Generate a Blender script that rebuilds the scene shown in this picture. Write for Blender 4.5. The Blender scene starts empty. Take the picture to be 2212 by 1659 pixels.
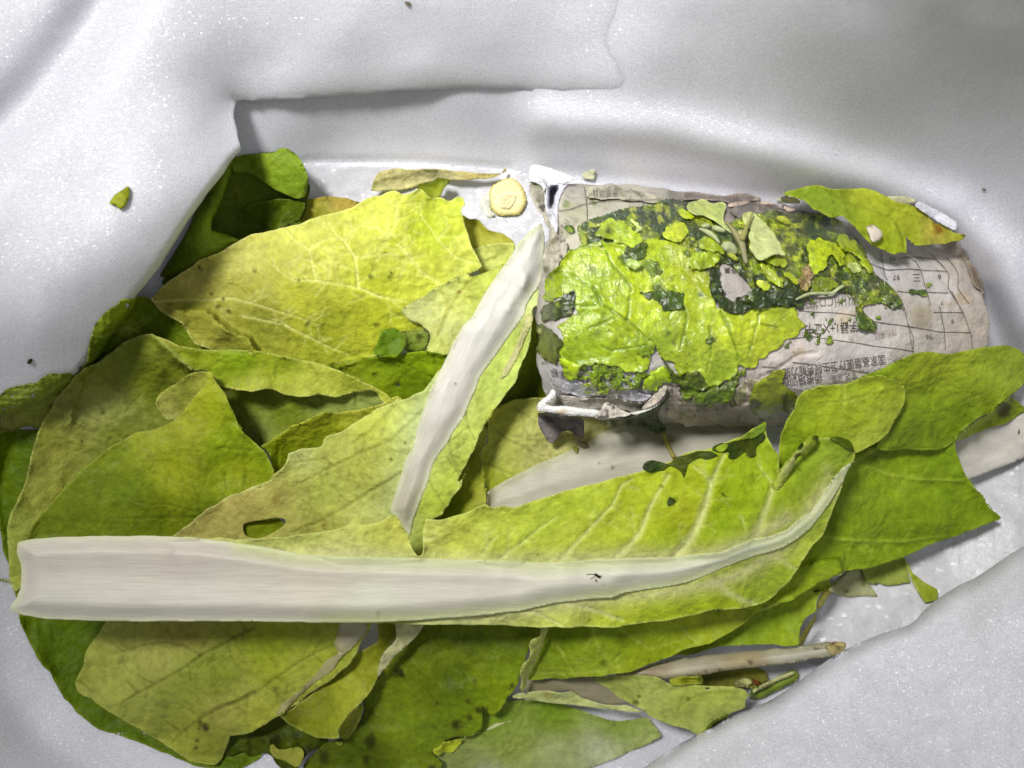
import bpy, math, random
import numpy as np
C = bpy.context.scene.collection
rng = np.random.default_rng(7); random.seed(7)

# ---------- camera, light, exposure ----------
SC = 0.5/2212.0          # metres per unit of the tracing grid (grid is 2212 x 1659 on the bag floor)
HC = 1800.0              # camera height over the bag floor, in the same units
scene = bpy.context.scene
cam = bpy.data.cameras.new("camera"); camo = bpy.data.objects.new("camera", cam); C.objects.link(camo)
camo.location = (0, 0, HC*SC); cam.sensor_width = 36; cam.lens = 36*HC/2212
cam.clip_start = 0.01; cam.clip_end = 20
cam.dof.use_dof = True; cam.dof.focus_distance = (HC-190)*SC; cam.dof.aperture_fstop = 5.5
scene.camera = camo
scene.view_settings.view_transform = 'Standard'; scene.view_settings.look = 'None'
scene.view_settings.exposure = EXPOSURE = 0.0; scene.view_settings.gamma = 1
w = bpy.data.worlds.new("World"); scene.world = w; w.use_nodes = True
bg = w.node_tree.nodes["Background"]; bg.inputs[0].default_value = (0.95, 0.96, 1.0, 1); bg.inputs[1].default_value = 0.14
def lamp(name, loc, target, size, power, col):
    l = bpy.data.lights.new(name, 'AREA'); l.shape = 'DISK'; l.size = size; l.energy = power; l.color = col
    o = bpy.data.objects.new(name, l); C.objects.link(o); o.location = loc
    d = np.array(target)-np.array(loc)
    from mathutils import Vector
    o.rotation_euler = Vector(d).to_track_quat('-Z', 'Y').to_euler(); return o
lamp("ceiling_lamp", (-0.36, 0.42, 0.95), (0.01, 0.085, 0.02), 0.20, 1.14, (1.0, 0.985, 0.955)).data.spread = math.radians(52)
lamp("room_lamp", (0.5, -0.35, 1.5), (0, 0, 0), 0.9, 2.0, (0.95, 0.96, 1.0))
try:
    scene.cycles.max_bounces = 7; scene.cycles.diffuse_bounces = 4; scene.cycles.glossy_bounces = 2; scene.cycles.transmission_bounces = 4
except Exception: pass

# ---------- small maths ----------
F = 4032/2212
TR = {'X': (0, 0, 2212*F)}
for k, x0, y0, wd in (('A',0,1100,1000),('B',900,1200,1000),('C',900,1800,1000),('V',0,2274,1000),('E',900,2274,1000),('F',1900,2274,1000),
        ('G',2700,1900,1332),('H',3000,1250,1032),('I',0,1650,1000),('J',1800,1600,1000),('K',2600,1500,1000),('L',2700,700,600),
        ('M',3000,1150,600),('N',3300,750,600),('O',2100,1450,600),('P',2300,1950,1000),('Q',1300,500,1000),('R',2000,600,1000),
        ('S',3000,600,1032),('T',2000,1150,1000),('U',500,550,1000),('W',0,0,1400)):
    TR[k] = (x0, y0, wd)
def pts(s):
    """'A 10 20 30 40 | B ..' : traced points, each run in the frame of one detail of the photograph"""
    out = []
    for run in s.split('|'):
        t = run.split(); k = t[0]; v = [float(a) for a in t[1:]]
        x0, y0, wd = TR[k]
        for a, b in zip(v[::2], v[1::2]): out.append((x0/F + a*wd/2212/F, y0/F + b*wd/2212/F))
    return np.array(out, float)
def dense(p, closed=True, step=3.0, smooth=3):
    q = np.vstack([p, p[:1]]) if closed else p
    o = []
    for a, b in zip(q[:-1], q[1:]):
        n = max(1, int(np.hypot(*(b-a))/step))
        for i in range(n): o.append(a+(b-a)*i/n)
    if not closed: o.append(q[-1])
    o = np.array(o)
    for _ in range(smooth):
        if closed: o = .25*np.roll(o,1,0)+.5*o+.25*np.roll(o,-1,0)
        else:
            m = o.copy(); m[1:-1] = .25*o[:-2]+.5*o[1:-1]+.25*o[2:]; o = m
    return o
def h2(i, j, s):
    v = np.sin(i*127.1+j*311.7+s*74.7)*43758.5453
    return v-np.floor(v)
def vnoise(x, y, s=0):
    i = np.floor(x); j = np.floor(y); a = x-i; b = y-j
    a = a*a*a*(a*(a*6-15)+10); b = b*b*b*(b*(b*6-15)+10)
    return (h2(i,j,s)*(1-a)+h2(i+1,j,s)*a)*(1-b)+(h2(i,j+1,s)*(1-a)+h2(i+1,j+1,s)*a)*b
def fbm(u, v, sc, octv=3, s=0):
    r = np.zeros_like(u); a = 1; t = 0
    for o in range(octv):
        r += a*(vnoise(u/sc+o*17.3, v/sc+o*9.1, s+o)*2-1); t += a; a *= .5; sc = sc/2.03
    return r/t
def ridged(u, v, sc, octv=2, s=0):
    r = np.zeros_like(u); a = 1; t = 0
    for o in range(octv):
        r += a*(1-np.abs(vnoise(u/sc+o*7.3, v/sc+o*3.1, s+o)*2-1)*2); t += a; a *= .5; sc /= 2
    return r/t
def dist(u, v, q):
    """distance from points to a dense polyline"""
    r = np.empty(u.shape, np.float32); q = q.astype(np.float32)
    for a in range(0, len(u), 3000):
        d = (u[a:a+3000, None]-q[None, :, 0])**2+(v[a:a+3000, None]-q[None, :, 1])**2
        r[a:a+3000] = np.sqrt(d.min(1))
    return r
def inside(U, V, q):
    """even-odd test on a regular lattice (U row, V column)"""
    m = np.zeros((len(V), len(U)), bool)
    a = q; b = np.roll(q, -1, 0)
    for r, y in enumerate(V):
        c = (a[:,1] <= y) != (b[:,1] <= y)
        if c.any():
            x = a[c,0]+(y-a[c,1])/(b[c,1]-a[c,1])*(b[c,0]-a[c,0])
            x.sort(); m[r] = (np.searchsorted(x, U) % 2) == 1
    return m
def tps(ctrl, u, v):
    c = np.array([[float(t) for t in s.split()] for s in ctrl.split(';')])
    if len(c) == 1: return np.full(u.shape, c[0,2])
    if len(c) < 4:
        w_ = [1/((u-a)**2+(v-b)**2+400) for a, b, _ in c]
        return sum(k*z for k, (_, _, z) in zip(w_, c))/sum(w_)
    s = 300.0; x = c[:, :2]/s
    def ker(r2): return r2*np.log(r2+1e-9)
    n = len(c); K = ker(((x[:,None]-x[None])**2).sum(2))+np.eye(n)*.02
    Pm = np.hstack([np.ones((n,1)), x]); A = np.block([[K, Pm],[Pm.T, np.zeros((3,3))]])
    sol = np.linalg.lstsq(A, np.concatenate([c[:,2], [0,0,0]]), rcond=None)[0]
    r = sol[n]+sol[n+1]*u/s+sol[n+2]*v/s
    for k in range(n): r = r+sol[k]*ker((u/s-x[k,0])**2+(v/s-x[k,1])**2)
    lo, hi = c[:,2].min(), c[:,2].max(); return np.clip(r, lo-.25*(hi-lo)-5, hi+.25*(hi-lo)+5)
def srgb(h):
    h = h.lstrip('#'); c = np.array([int(h[i:i+2],16)/255 for i in (0,2,4)])
    return np.where(c <= .04045, c/12.92, ((c+.055)/1.055)**2.4)
def blur(z, m):
    zz = np.where(m, z, 0); mm = m.astype(float)
    def b(a):
        p = np.pad(a, 1); p = p[:-2]+2*p[1:-1]+p[2:]; return (p[:, :-2]+2*p[:, 1:-1]+p[:, 2:])
    n = b(mm); return np.where(n > 0, b(zz)/np.maximum(n, 1e-6), z)
# ---------- the height of the pile so far ----------
G0, GS = -420.0, 4.0; GN = (int((1659+840)/GS), int((2212+840)/GS))
ZM = np.full(GN, -30.0)
def zsample(u, v, Z=None):
    Z = ZM if Z is None else Z
    x = np.clip((u-G0)/GS, 0, GN[1]-1.001); y = np.clip((v-G0)/GS, 0, GN[0]-1.001)
    i = x.astype(int); j = y.astype(int); a = x-i; b = y-j
    return (Z[j,i]*(1-a)+Z[j,i+1]*a)*(1-b)+(Z[j+1,i]*(1-a)+Z[j+1,i+1]*a)*b
def zwrite(u, v, z):
    x = (u-G0)/GS; y = (v-G0)/GS
    for dx in (0, 1):
        for dy in (0, 1):
            i = np.clip(np.floor(x).astype(int)+dx, 0, GN[1]-1); j = np.clip(np.floor(y).astype(int)+dy, 0, GN[0]-1)
            np.maximum.at(ZM, (j, i), z)
def world(u, v, z):
    k = (HC-z)/HC*SC
    return np.stack([(u-1106)*k, -(v-829.5)*k, z*SC], -1)

# ---------- objects ----------
def props(o, label=None, cat=None, group=None, kind=None):
    if label: o['label'] = label
    if cat: o['category'] = cat
    if group: o['group'] = group
    if kind: o['kind'] = kind
def mkmesh(name, W, quads, cols, mat, parent=None, smooth=True):
    me = bpy.data.meshes.new(name)
    if parent is None:
        org = np.array([(W[:,0].min()+W[:,0].max())/2, (W[:,1].min()+W[:,1].max())/2, W[:,2].min()])
    else: org = np.array(parent.location)
    L = (W-org).astype(np.float32)
    me.vertices.add(len(L)); me.vertices.foreach_set('co', L.ravel())
    if isinstance(quads, np.ndarray):
        me.loops.add(quads.size); me.loops.foreach_set('vertex_index', quads.astype(np.int32).ravel())
        me.polygons.add(len(quads)); me.polygons.foreach_set('loop_start', np.arange(0, quads.size, quads.shape[1], dtype=np.int32))
    else:
        me = bpy.data.meshes.new(name); me.from_pydata([tuple(p) for p in L.tolist()], [], quads)
    me.update(calc_edges=True)
    if cols is not None:
        a = me.attributes.new('Col', 'FLOAT_COLOR', 'POINT')
        a.data.foreach_set('color', np.hstack([cols, np.ones((len(cols),1))]).astype(np.float32).ravel())
    me.polygons.foreach_set('use_smooth', np.full(len(me.polygons), smooth)); me.update()
    me.materials.append(mat)
    o = bpy.data.objects.new(name, me); C.objects.link(o)
    if parent is None: o.location = org
    else: o.parent = parent
    return o
def thing(name, at, label, cat, group=None):
    e = bpy.data.objects.new(name, None); C.objects.link(e); e.empty_display_size = .01
    u, v = at; z = float(zsample(np.array([float(u)]), np.array([float(v)]))[0])
    e.location = tuple(world(np.array(float(u)), np.array(float(v)), np.array(z))); bpy.context.view_layer.update()
    props(e, label, cat, group); return e
SEED = [0]; LEAFY = ('leaf_skin', 'wet_leaf_skin', 'wet_pulp')
def sheet(name, out, mat, col='#a0b040', z=None, lift=2.0, h=3.4, th=2.2, cols=None, veins=(), vw=3.5, vd=2.0, vc='#d8dc98', vs=.5,
          edge=None, ew=3.0, dome=None, roll=None, relief=(11,130), fine=(2.3,38), it=8, jag=1.5, ragged=None, holes=(), spots=(), grooves=(),
          js=34, parent=None, label=None, cat=None, group=None, kind=None, stripe=None, fade=None, write=True, grid_out=None, mott=.10, sm=3, mush=None, mix2=None, free=False, curl=9, soft=False, twigs=True, gain=1.0):
    SEED[0] += 1; sd = SEED[0]*3.7
    q = dense(pts(out) if isinstance(out, str) else out, smooth=sm)
    if jag:
        n_ = np.roll(q, -3, 0)-np.roll(q, 3, 0); n_ = np.stack([n_[:,1], -n_[:,0]], 1)/(np.hypot(n_[:,0], n_[:,1])[:,None]+1e-6)
        q = q+n_*(fbm(q[:,0], q[:,1], js, 2, sd)*jag*1.6)[:,None]
    lo = q.min(0)-h; hi = q.max(0)+h
    U = np.arange(lo[0], hi[0]+h, h); V = np.arange(lo[1], hi[1]+h, h)
    cu, cv = U[:-1]+h/2, V[:-1]+h/2
    cm = inside(cu, cv, q)
    for hp in holes: cm &= ~inside(cu, cv, dense(pts(hp), smooth=8))
    if ragged:
        sc_, th_, edge_only = ragged
        gu, gv = np.meshgrid(cu, cv); nn = fbm(gu, gv, sc_, 3, sd)
        d = dist(gu[cm], gv[cm], q[::2]); t = np.full(d.shape, th_)
        if edge_only: t = th_-d/edge_only
        k = cm.copy(); k[cm] = nn[cm] > t; cm = k
    if not cm.any(): return None
    vm = np.zeros((len(V), len(U)), bool)
    vm[:-1,:-1] |= cm; vm[1:,:-1] |= cm; vm[:-1,1:] |= cm; vm[1:,1:] |= cm
    u2, v2 = np.meshgrid(U, V)
    Fl = zsample(u2, v2)
    if z is None or isinstance(z, str) and z.startswith('floor'):
        Z = Fl+lift; f0 = Fl+lift*.6
        for _ in range(it): Z = np.maximum(blur(Z, vm), f0)
    else:
        zd = tps(z, u2, v2) if isinstance(z, str) else (z(u2, v2) if callable(z) else np.full(u2.shape, float(z)))
        f0 = Fl+lift if not free else Fl-900; Z = np.maximum(zd, f0)
        for _ in range(it): Z = np.maximum(blur(Z, vm), f0)
    # snap the rim to the traced outline
    cnt = np.zeros(vm.shape, int); c_ = cm.astype(int)
    cnt[:-1,:-1] += c_; cnt[1:,:-1] += c_; cnt[:-1,1:] += c_; cnt[1:,1:] += c_
    if not ragged:
        rim = vm & (cnt < 4); ru, rv = u2[rim], v2[rim]
        qq = q
        for hp in holes: qq = np.vstack([qq, dense(pts(hp), smooth=8)])
        nu, nv = ru.copy(), rv.copy()
        for a in range(0, len(ru), 3000):
            d = (ru[a:a+3000,None]-qq[None,:,0])**2+(rv[a:a+3000,None]-qq[None,:,1])**2
            k = d.argmin(1); ok = d[np.arange(len(k)), k] < (1.6*h)**2
            nu[a:a+3000] = np.where(ok, qq[k,0], nu[a:a+3000]); nv[a:a+3000] = np.where(ok, qq[k,1], nv[a:a+3000])
        u2[rim] = nu; v2[rim] = nv
    ids = -np.ones(vm.shape, int); ids[vm] = np.arange(vm.sum())
    u, v, zz, fl = u2[vm], v2[vm], Z[vm], Fl[vm]
    de = dist(u, v, q[::2])
    if relief[0]: zz = zz+relief[0]*(1.7 if mat is leaf and z is not None and z != 'floor' else 1)*fbm(u, v, relief[1], 2, sd+1)
    if fine[0]: zz = zz+fine[0]*fbm(u, v, fine[1], 3, sd+2)
    if mush: zz = zz+mush[0]*(.5+.5*ridged(u, v, mush[1], 3, sd+5))
    for gp, gw, gd in grooves:
        zz = zz-gd*np.exp(-(dist(u, v, dense(pts(gp), False))/gw)**2)
    C0 = np.tile(srgb(col), (len(u),1))
    if cols:
        cc = [s.split() for s in cols.split(';')]
        wt = np.stack([1/(((u-float(a))**2+(v-float(b))**2)**1.5+2e4) for a, b, _ in cc], 1); wt /= wt.sum(1)[:,None]
        C0 = wt@np.array([srgb(c[2]) for c in cc])
    if mott:
        n1 = fbm(u, v, 70, 4, sd+9)[:,None]; n2 = fbm(u, v, 22, 3, sd+11)[:,None]
        C0 = C0*(1+mott*1.6*n1+mott*n2)*np.array([1, 1, 1])+np.maximum(n1, 0)*np.array([.05,.02,-.01])*mott*4
    if mix2:
        for c_m, s_m, t_m, k_m in mix2:
            m_ = np.clip((fbm(u, v, s_m, 3, sd+21+s_m)-t_m)*6, 0, 1)*k_m; C0 = C0+(srgb(c_m)-C0)*m_[:,None]
    if stripe:
        ang, amp, per, shade = stripe; ca, sa = math.cos(math.radians(ang)), math.sin(math.radians(ang))
        al, ac = u*ca+v*sa, -u*sa+v*ca
        st = fbm(al/14, ac, per, 3, sd+13); zz = zz+amp*st; C0 = C0*(1+shade*st[:,None])
    if curl and mat is leaf and not dome and z is not None and z != 'floor':
        zz = zz+curl*np.exp(-de/15)*(fbm(u, v, 50, 2, sd+31)*1.6+.45)
    if dome:
        R_, H_ = dome; t = np.clip(de/R_, 0, 1); zz = zz+H_*(t*t*(3-2*t) if soft else np.sqrt(np.clip(1-(1-t)**2, 0, 1)))
    if roll:
        for rp, R_, D_ in roll:
            d = de if rp is None else dist(u, v, dense(pts(rp), False))
            t = np.clip(d/R_, 0, 1); zz = zz-D_*(1-np.sqrt(np.clip(1-(1-t)**2, 0, 1)))
    vcol = srgb(vc)
    for vp in veins:
        wv, dv, sv = vw, vd, vs
        if isinstance(vp, tuple): vp, wv, dv, sv = vp
        p = dense(pts(vp), False, 2.5); p = p+np.stack([fbm(p[:,0], p[:,1], 40, 2, 3), fbm(p[:,0], p[:,1], 40, 2, 5)], 1)*2
        tt = np.linspace(1, .45, len(p)); r = np.empty(len(u), np.float32); kk = np.empty(len(u), int)
        for a in range(0, len(u), 3000):
            d = (u[a:a+3000,None]-p[None,:,0])**2+(v[a:a+3000,None]-p[None,:,1])**2; k = d.argmin(1)
            kk[a:a+3000] = k; r[a:a+3000] = np.sqrt(d[np.arange(len(k)),k])
        g = np.exp(-(r/(wv*tt[kk]))**2); zz = zz-dv*g+dv*.5*np.exp(-(r/(wv*4))**2)
        C0 = C0+(vcol-C0)*(g*sv)[:,None]
    if veins and mat in (leaf, wet) and twigs:
        br = []; rr = np.random.default_rng(int(sd*10))
        for vp in veins:
            p = dense(pts(vp[0] if isinstance(vp, tuple) else vp), False, 2.5)
            if len(p) < 16: continue
            for _ in range(max(2, int(len(p)/13))):
                i = int(rr.integers(4, len(p)-4)); d = p[i+3]-p[i-3]; a = math.atan2(d[1], d[0])+rr.choice([-1,1])*rr.uniform(.6,1.2)
                n_ = int(rr.uniform(10, 34)*(1-.4*i/len(p))); c_2 = p[i].copy(); bend = rr.uniform(-.035,.035)
                for k in range(n_):
                    a += bend+rr.normal(0, .07); c_2 = c_2+2.3*np.array([math.cos(a), math.sin(a)]); br.append(c_2.copy())
                    if k == n_//2 and n_ > 18:
                        a2 = a+rr.choice([-1,1])*rr.uniform(.6,1.1); e_2 = c_2.copy()
                        for _k in range(n_//2): a2 += rr.normal(0,.07); e_2 = e_2+2.3*np.array([math.cos(a2), math.sin(a2)]); br.append(e_2.copy())
        if br:
            g = np.exp(-(dist(u, v, np.array(br))/2.5)**2); zz = zz-1.1*g; C0 = C0+(vcol-C0)*(g*vs*.62)[:,None]
    if fade:
        fp, fw, fc, fs = fade; d = np.min([dist(u, v, dense(pts(f_), False)) for f_ in ((fp,) if isinstance(fp, str) else fp)], axis=0)
        C0 = C0+(srgb(fc)-C0)*(fs*np.exp(-(d/fw)**1.5))[:,None]
    if edge: C0 = C0+(srgb(edge)-C0)*(.75*np.exp(-(de/ew)**2))[:,None]  # rim tint; pale leaf rims also paint in light caught by curled edges
    for sp in spots:
        a, b, r_, c_2 = sp
        dd = np.hypot(u-a, v-b)/r_*(1+.7*fbm(u, v, r_*1.3, 2, sd+a)); C0 = C0+(srgb(c_2)-C0)*(np.exp(-dd**4)*.85)[:,None]
    if mat.name in LEAFY:
        g_ = np.clip((C0[:,1]-C0[:,0])/(C0[:,1]+1e-4)*4, 0, 1); k_ = np.clip(1-C0[:,1]/.30, 0, 1)*g_; C0 = C0*np.stack([1.07+.11*g_+.22*k_, 1.08+.06*g_-.05*k_, .88-.34*g_], 1)
    C0 = np.clip(C0*gain, .004, .95)
    if not free and (z is not None or not dome): zz = np.maximum(zz, fl+.6)
    if write: zwrite(u, v, zz)
    n = len(u)
    W = np.vstack([world(u, v, zz), world(u, v, zz-th)])
    a = ids[:-1,:-1][cm]; b = ids[1:,:-1][cm]; c = ids[1:,1:][cm]; d = ids[:-1,1:][cm]
    top = np.stack([a,b,c,d],1); Q = [top, np.stack([d,c,b,a],1)+n]
    pc = np.pad(cm, 1)
    for (e0, e1, nb) in ((a,b,pc[1:-1,:-2][cm]),(b,c,pc[2:,1:-1][cm]),(c,d,pc[1:-1,2:][cm]),(d,a,pc[:-2,1:-1][cm])):
        k = ~nb; Q.append(np.stack([e1[k], e0[k], e0[k]+n, e1[k]+n],1))
    o = mkmesh(name, W, np.vstack(Q), np.vstack([C0, C0]), mat, parent)
    props(o, label, cat, group, kind)
    return o
def ribbon(name, path, mat, col, wd=2.0, up=1.2, parent=None, **kw):
    """a printed rule lying on the paper"""
    p = dense(pts(path) if isinstance(path, str) else path, False, 3, 3)
    t = np.gradient(p, axis=0); t /= np.hypot(t[:,0], t[:,1])[:,None]+1e-9; nrm = np.stack([t[:,1], -t[:,0]], 1)
    ww = wd*(.7+.5*vnoise(p[:,0]/9, p[:,1]/9, 4))[:,None]/2
    a, b = p+nrm*ww, p-nrm*ww; q = np.vstack([a, b]); n = len(p)
    z = np.maximum(zsample(q[:,0], q[:,1]), zsample(np.tile(p[:,0],2), np.tile(p[:,1],2)))+up
    i = np.arange(n-1)
    o = mkmesh(name, world(q[:,0], q[:,1], z), np.stack([i, i+1, i+1+n, i+n],1), np.tile(srgb(col),(2*n,1)), mat, parent); props(o, **kw); return o
def tube(name, path, rad, mat, col, z=None, lift=0, parent=None, seg=10, tip=.5, col2=None, **kw):
    p = dense(pts(path) if isinstance(path, str) else path, False, 4, 3); n = len(p)
    zb = zsample(p[:,0], p[:,1])
    zc = (np.interp(np.linspace(0,1,n), np.linspace(0,1,len(z)), z) if z is not None else zb+lift)
    r = np.interp(np.linspace(0,1,n), np.linspace(0,1,len(rad)), rad)*(1+.12*fbm(p[:,0], p[:,1], 18, 2, 2))
    if z is None:
        for _ in range(10): zc[1:-1] = .25*zc[:-2]+.5*zc[1:-1]+.25*zc[2:]
        zc = zc+r*.6
    else: zc = np.maximum(zc, zb+r)
    P3 = world(p[:,0], p[:,1], zc); T = np.gradient(P3, axis=0); T /= np.linalg.norm(T,axis=1)[:,None]+1e-12
    Nn = np.cross(T, [0,0,1.0]); Nn /= np.linalg.norm(Nn,axis=1)[:,None]+1e-12; B = np.cross(Nn, T)
    th = np.linspace(0, 2*np.pi, seg, endpoint=False)
    W = (P3[:,None]+(np.cos(th)[None,:,None]*Nn[:,None]+np.sin(th)[None,:,None]*B[:,None])*(r*SC)[:,None,None]).reshape(-1,3)
    W = np.vstack([W, P3[:1], P3[-1:]]); i, k = np.meshgrid(np.arange(n-1), np.arange(seg), indexing='ij'); i, k = i.ravel(), k.ravel()
    qd = np.stack([i*seg+k, i*seg+(k+1)%seg, (i+1)*seg+(k+1)%seg, (i+1)*seg+k],1)[:, ::-1].tolist()
    for k in range(seg): qd.append([n*seg, k, (k+1)%seg]); qd.append([n*seg+1, (n-1)*seg+(k+1)%seg, (n-1)*seg+k])
    cc = np.tile(srgb(col), (len(W),1))
    if col2: f = np.linspace(0,1,n).repeat(seg); f = np.concatenate([f,[0,1]])[:,None]; cc = cc*(1-f)+srgb(col2)*f
    cc = cc*(1+.15*(rng.random((len(W),1))-.5))
    zwrite(p[:,0], p[:,1], zc+r*.8)
    o = mkmesh(name, W, qd, cc, mat, parent); props(o, **kw); return o
def text(body, at, size, ang, mat, col='#2a2622', parent=None, sq=1.0, up=1.3, bend=0.0, name='printed_line', font_up=False):
    cu = bpy.data.curves.new("t", 'FONT'); cu.body = body; cu.resolution_u = 3; o = bpy.data.objects.new("t", cu); C.objects.link(o)
    dg = bpy.context.evaluated_depsgraph_get(); ev = o.evaluated_get(dg); m = ev.to_mesh()
    n = len(m.vertices); co = np.empty(n*3, np.float32); m.vertices.foreach_get('co', co); co = co.reshape(-1,3).astype(float)
    fc = [list(p.vertices) for p in m.polygons]; ev.to_mesh_clear(); bpy.data.objects.remove(o); bpy.data.curves.remove(cu)
    x, y = co[:,0]*size*sq, co[:,1]*size
    ca, sa = math.cos(math.radians(ang)), math.sin(math.radians(ang))
    y = y+bend*x*x
    u = at[0]+x*ca+y*sa; v = at[1]+x*sa-y*ca
    z = zsample(u, v)+up
    return mkmesh(name, world(u, v, z), fc, np.tile(srgb(col)*1.7+.02,(n,1)), mat, parent, False)

# ---------- materials ----------
def material(name, rough=.45, spec=.4, transl=0.0, bumps=(), coat=0, colvar=.08, colscale=900, net=0, sss=0, sparkle=0, netscale=260, emit=None, colstretch=None):
    m = bpy.data.materials.new(name); m.use_nodes = True; nt = m.node_tree; N, Lk = nt.nodes, nt.links
    bs = N['Principled BSDF']; outn = N['Material Output']
    at = N.new('ShaderNodeAttribute'); at.attribute_name = 'Col'
    tc = N.new('ShaderNodeTexCoord')
    def noise(scale, detail=4, stretch=None, kind='noise'):
        src = tc.outputs['Object']
        if stretch:
            mp = N.new('ShaderNodeMapping'); mp.vector_type = 'TEXTURE'; mp.inputs['Scale'].default_value = tuple(1/a for a in stretch[:3]); mp.inputs['Rotation'].default_value = (0,0,math.radians(stretch[3]))
            Lk.new(src, mp.inputs[0]); src = mp.outputs[0]
        if kind == 'noise':
            t = N.new('ShaderNodeTexNoise'); t.inputs['Scale'].default_value = scale; t.inputs['Detail'].default_value = detail
            Lk.new(src, t.inputs['Vector']); return t.outputs['Fac']
        w1 = N.new('ShaderNodeTexNoise'); w1.inputs['Scale'].default_value = scale*.9; Lk.new(src, w1.inputs['Vector'])
        ad = N.new('ShaderNodeVectorMath'); ad.operation = 'MULTIPLY_ADD'; ad.inputs[1].default_value = (1.1/scale,)*3
        Lk.new(w1.outputs['Color'], ad.inputs[0]); Lk.new(src, ad.inputs[2])
        t = N.new('ShaderNodeTexVoronoi'); t.inputs['Scale'].default_value = scale; Lk.new(ad.outputs[0], t.inputs['Vector'])
        if kind == 'net': t.feature = 'DISTANCE_TO_EDGE'; return t.outputs['Distance']
        return t.outputs['Color'] if kind == 'cell' else t.outputs['Distance']
    def mrange(o, a, b, c, d):
        r = N.new('ShaderNodeMapRange'); r.inputs[1].default_value = a; r.inputs[2].default_value = b; r.inputs[3].default_value = c; r.inputs[4].default_value = d
        Lk.new(o, r.inputs[0]); return r.outputs[0]
    def mulc(c, f):
        x = N.new('ShaderNodeVectorMath'); x.operation = 'SCALE'; Lk.new(c, x.inputs[0]); Lk.new(f, x.inputs['Scale']); return x.outputs[0]
    c = mulc(at.outputs['Color'], mrange(noise(colscale, 4, colstretch), .3, .7, 1-colvar, 1+colvar))
    nets = None
    if net:
        nets = noise(netscale, kind='net'); c2 = mulc(c, mrange(nets, 0, .07, 1+net, 1)); c = c2
    Lk.new(c, bs.inputs['Base Color'])
    bs.inputs['Roughness'].default_value = rough; bs.inputs['Specular IOR Level'].default_value = spec
    bs.inputs['Coat Weight'].default_value = coat; bs.inputs['Coat Roughness'].default_value = .08
    if sss: bs.inputs['Subsurface Weight'].default_value = sss; bs.inputs['Subsurface Radius'].default_value = (1,1,1); bs.inputs['Subsurface Scale'].default_value = .010
    nrm = None
    for (kind, scale, dstn, stretch) in bumps:
        b = N.new('ShaderNodeBump'); b.inputs['Strength'].default_value = 1; b.inputs['Distance'].default_value = dstn
        o = noise(scale, 3, stretch, kind)
        if kind == 'net': o = mrange(o, 0, .12, 1, 0)
        Lk.new(o, b.inputs['Height'])
        if nrm: Lk.new(nrm, b.inputs['Normal'])
        nrm = b.outputs[0]
    if nrm: Lk.new(nrm, bs.inputs['Normal']); Lk.new(nrm, bs.inputs['Coat Normal']) if coat else None
    if sparkle:
        v = N.new('ShaderNodeTexVoronoi'); v.inputs['Scale'].default_value = sparkle[0]
        mp = N.new('ShaderNodeMapping'); mp.inputs['Scale'].default_value = (.6, 1, 1); Lk.new(tc.outputs['Object'], mp.inputs[0]); Lk.new(mp.outputs[0], v.inputs['Vector'])
        g = N.new('ShaderNodeNewGeometry'); sb = N.new('ShaderNodeVectorMath'); sb.operation = 'SUBTRACT'; sb.inputs[1].default_value = (.5,.5,.5); Lk.new(v.outputs['Color'], sb.inputs[0])
        sc_ = N.new('ShaderNodeVectorMath'); sc_.operation = 'SCALE'; sc_.inputs['Scale'].default_value = sparkle[1]; Lk.new(sb.outputs[0], sc_.inputs[0])
        ad = N.new('ShaderNodeVectorMath'); ad.operation = 'ADD'; Lk.new(sc_.outputs[0], ad.inputs[0]); Lk.new(g.outputs['Normal'], ad.inputs[1])
        nn = N.new('ShaderNodeVectorMath'); nn.operation = 'NORMALIZE'; Lk.new(ad.outputs[0], nn.inputs[0])
        Lk.new(nn.outputs[0], bs.inputs['Coat Normal']); bs.inputs['Coat Weight'].default_value = sparkle[2]; bs.inputs['Coat Roughness'].default_value = .30
    if transl:
        tr = N.new('ShaderNodeBsdfTranslucent'); Lk.new(c, tr.inputs[0]); mx = N.new('ShaderNodeMixShader'); mx.inputs[0].default_value = transl
        Lk.new(bs.outputs[0], mx.inputs[1]); Lk.new(tr.outputs[0], mx.inputs[2]); Lk.new(mx.outputs[0], outn.inputs[0])
    return m
leaf = material('leaf_skin', .46, .16, .22, (('noise', 100, .0022, None), ('noise', 330, .0009, None), ('noise', 2200, .00006, None)), net=.09, netscale=120, colvar=.14, colscale=300)
wet = material('wet_leaf_skin', .22, .6, .15, (('noise', 300, .0009, None), ('noise', 1300, .00035, None)), coat=1.0, net=.05, colvar=.22, colscale=420)
mushm = material('wet_pulp', .14, .7, .05, (('noise', 420, .0018, None), ('noise', 1500, .0004, None)), coat=1.0, colvar=.5, colscale=500)
stalkm = material('stalk_flesh', .48, .32, .12, (('noise', 1400, .00012, (.05,1,1,0)), ('noise', 2600, .00006, None)), colvar=.07, colscale=1300, colstretch=(.05,1,1,0))
stalkd = material('stalk_flesh_slanting', .48, .32, .12, (('noise', 1400, .00012, (.05,1,1,66)), ('noise', 2600, .00006, None)), colvar=.07, colscale=1300, colstretch=(.05,1,1,66))
paper = material('newsprint', .5, .35, .1, (('noise', 260, .0009, None), ('noise', 900, .0004, None)), colvar=.10, colscale=200)
cotton = material('cottony_paper', .7, .2, .1, (('noise', 900, .0006, None),), colvar=.06, colscale=600)
ink = material('printing_ink', .6, .2, 0, (), colvar=.25, colscale=900)
foam = material('foam_sheet', .5, .35, 0, (('noise', 1400, .00014, (.5,1,1,5)),), sss=.5, colvar=.17, colscale=1500, sparkle=(1900, .9, .5))
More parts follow.
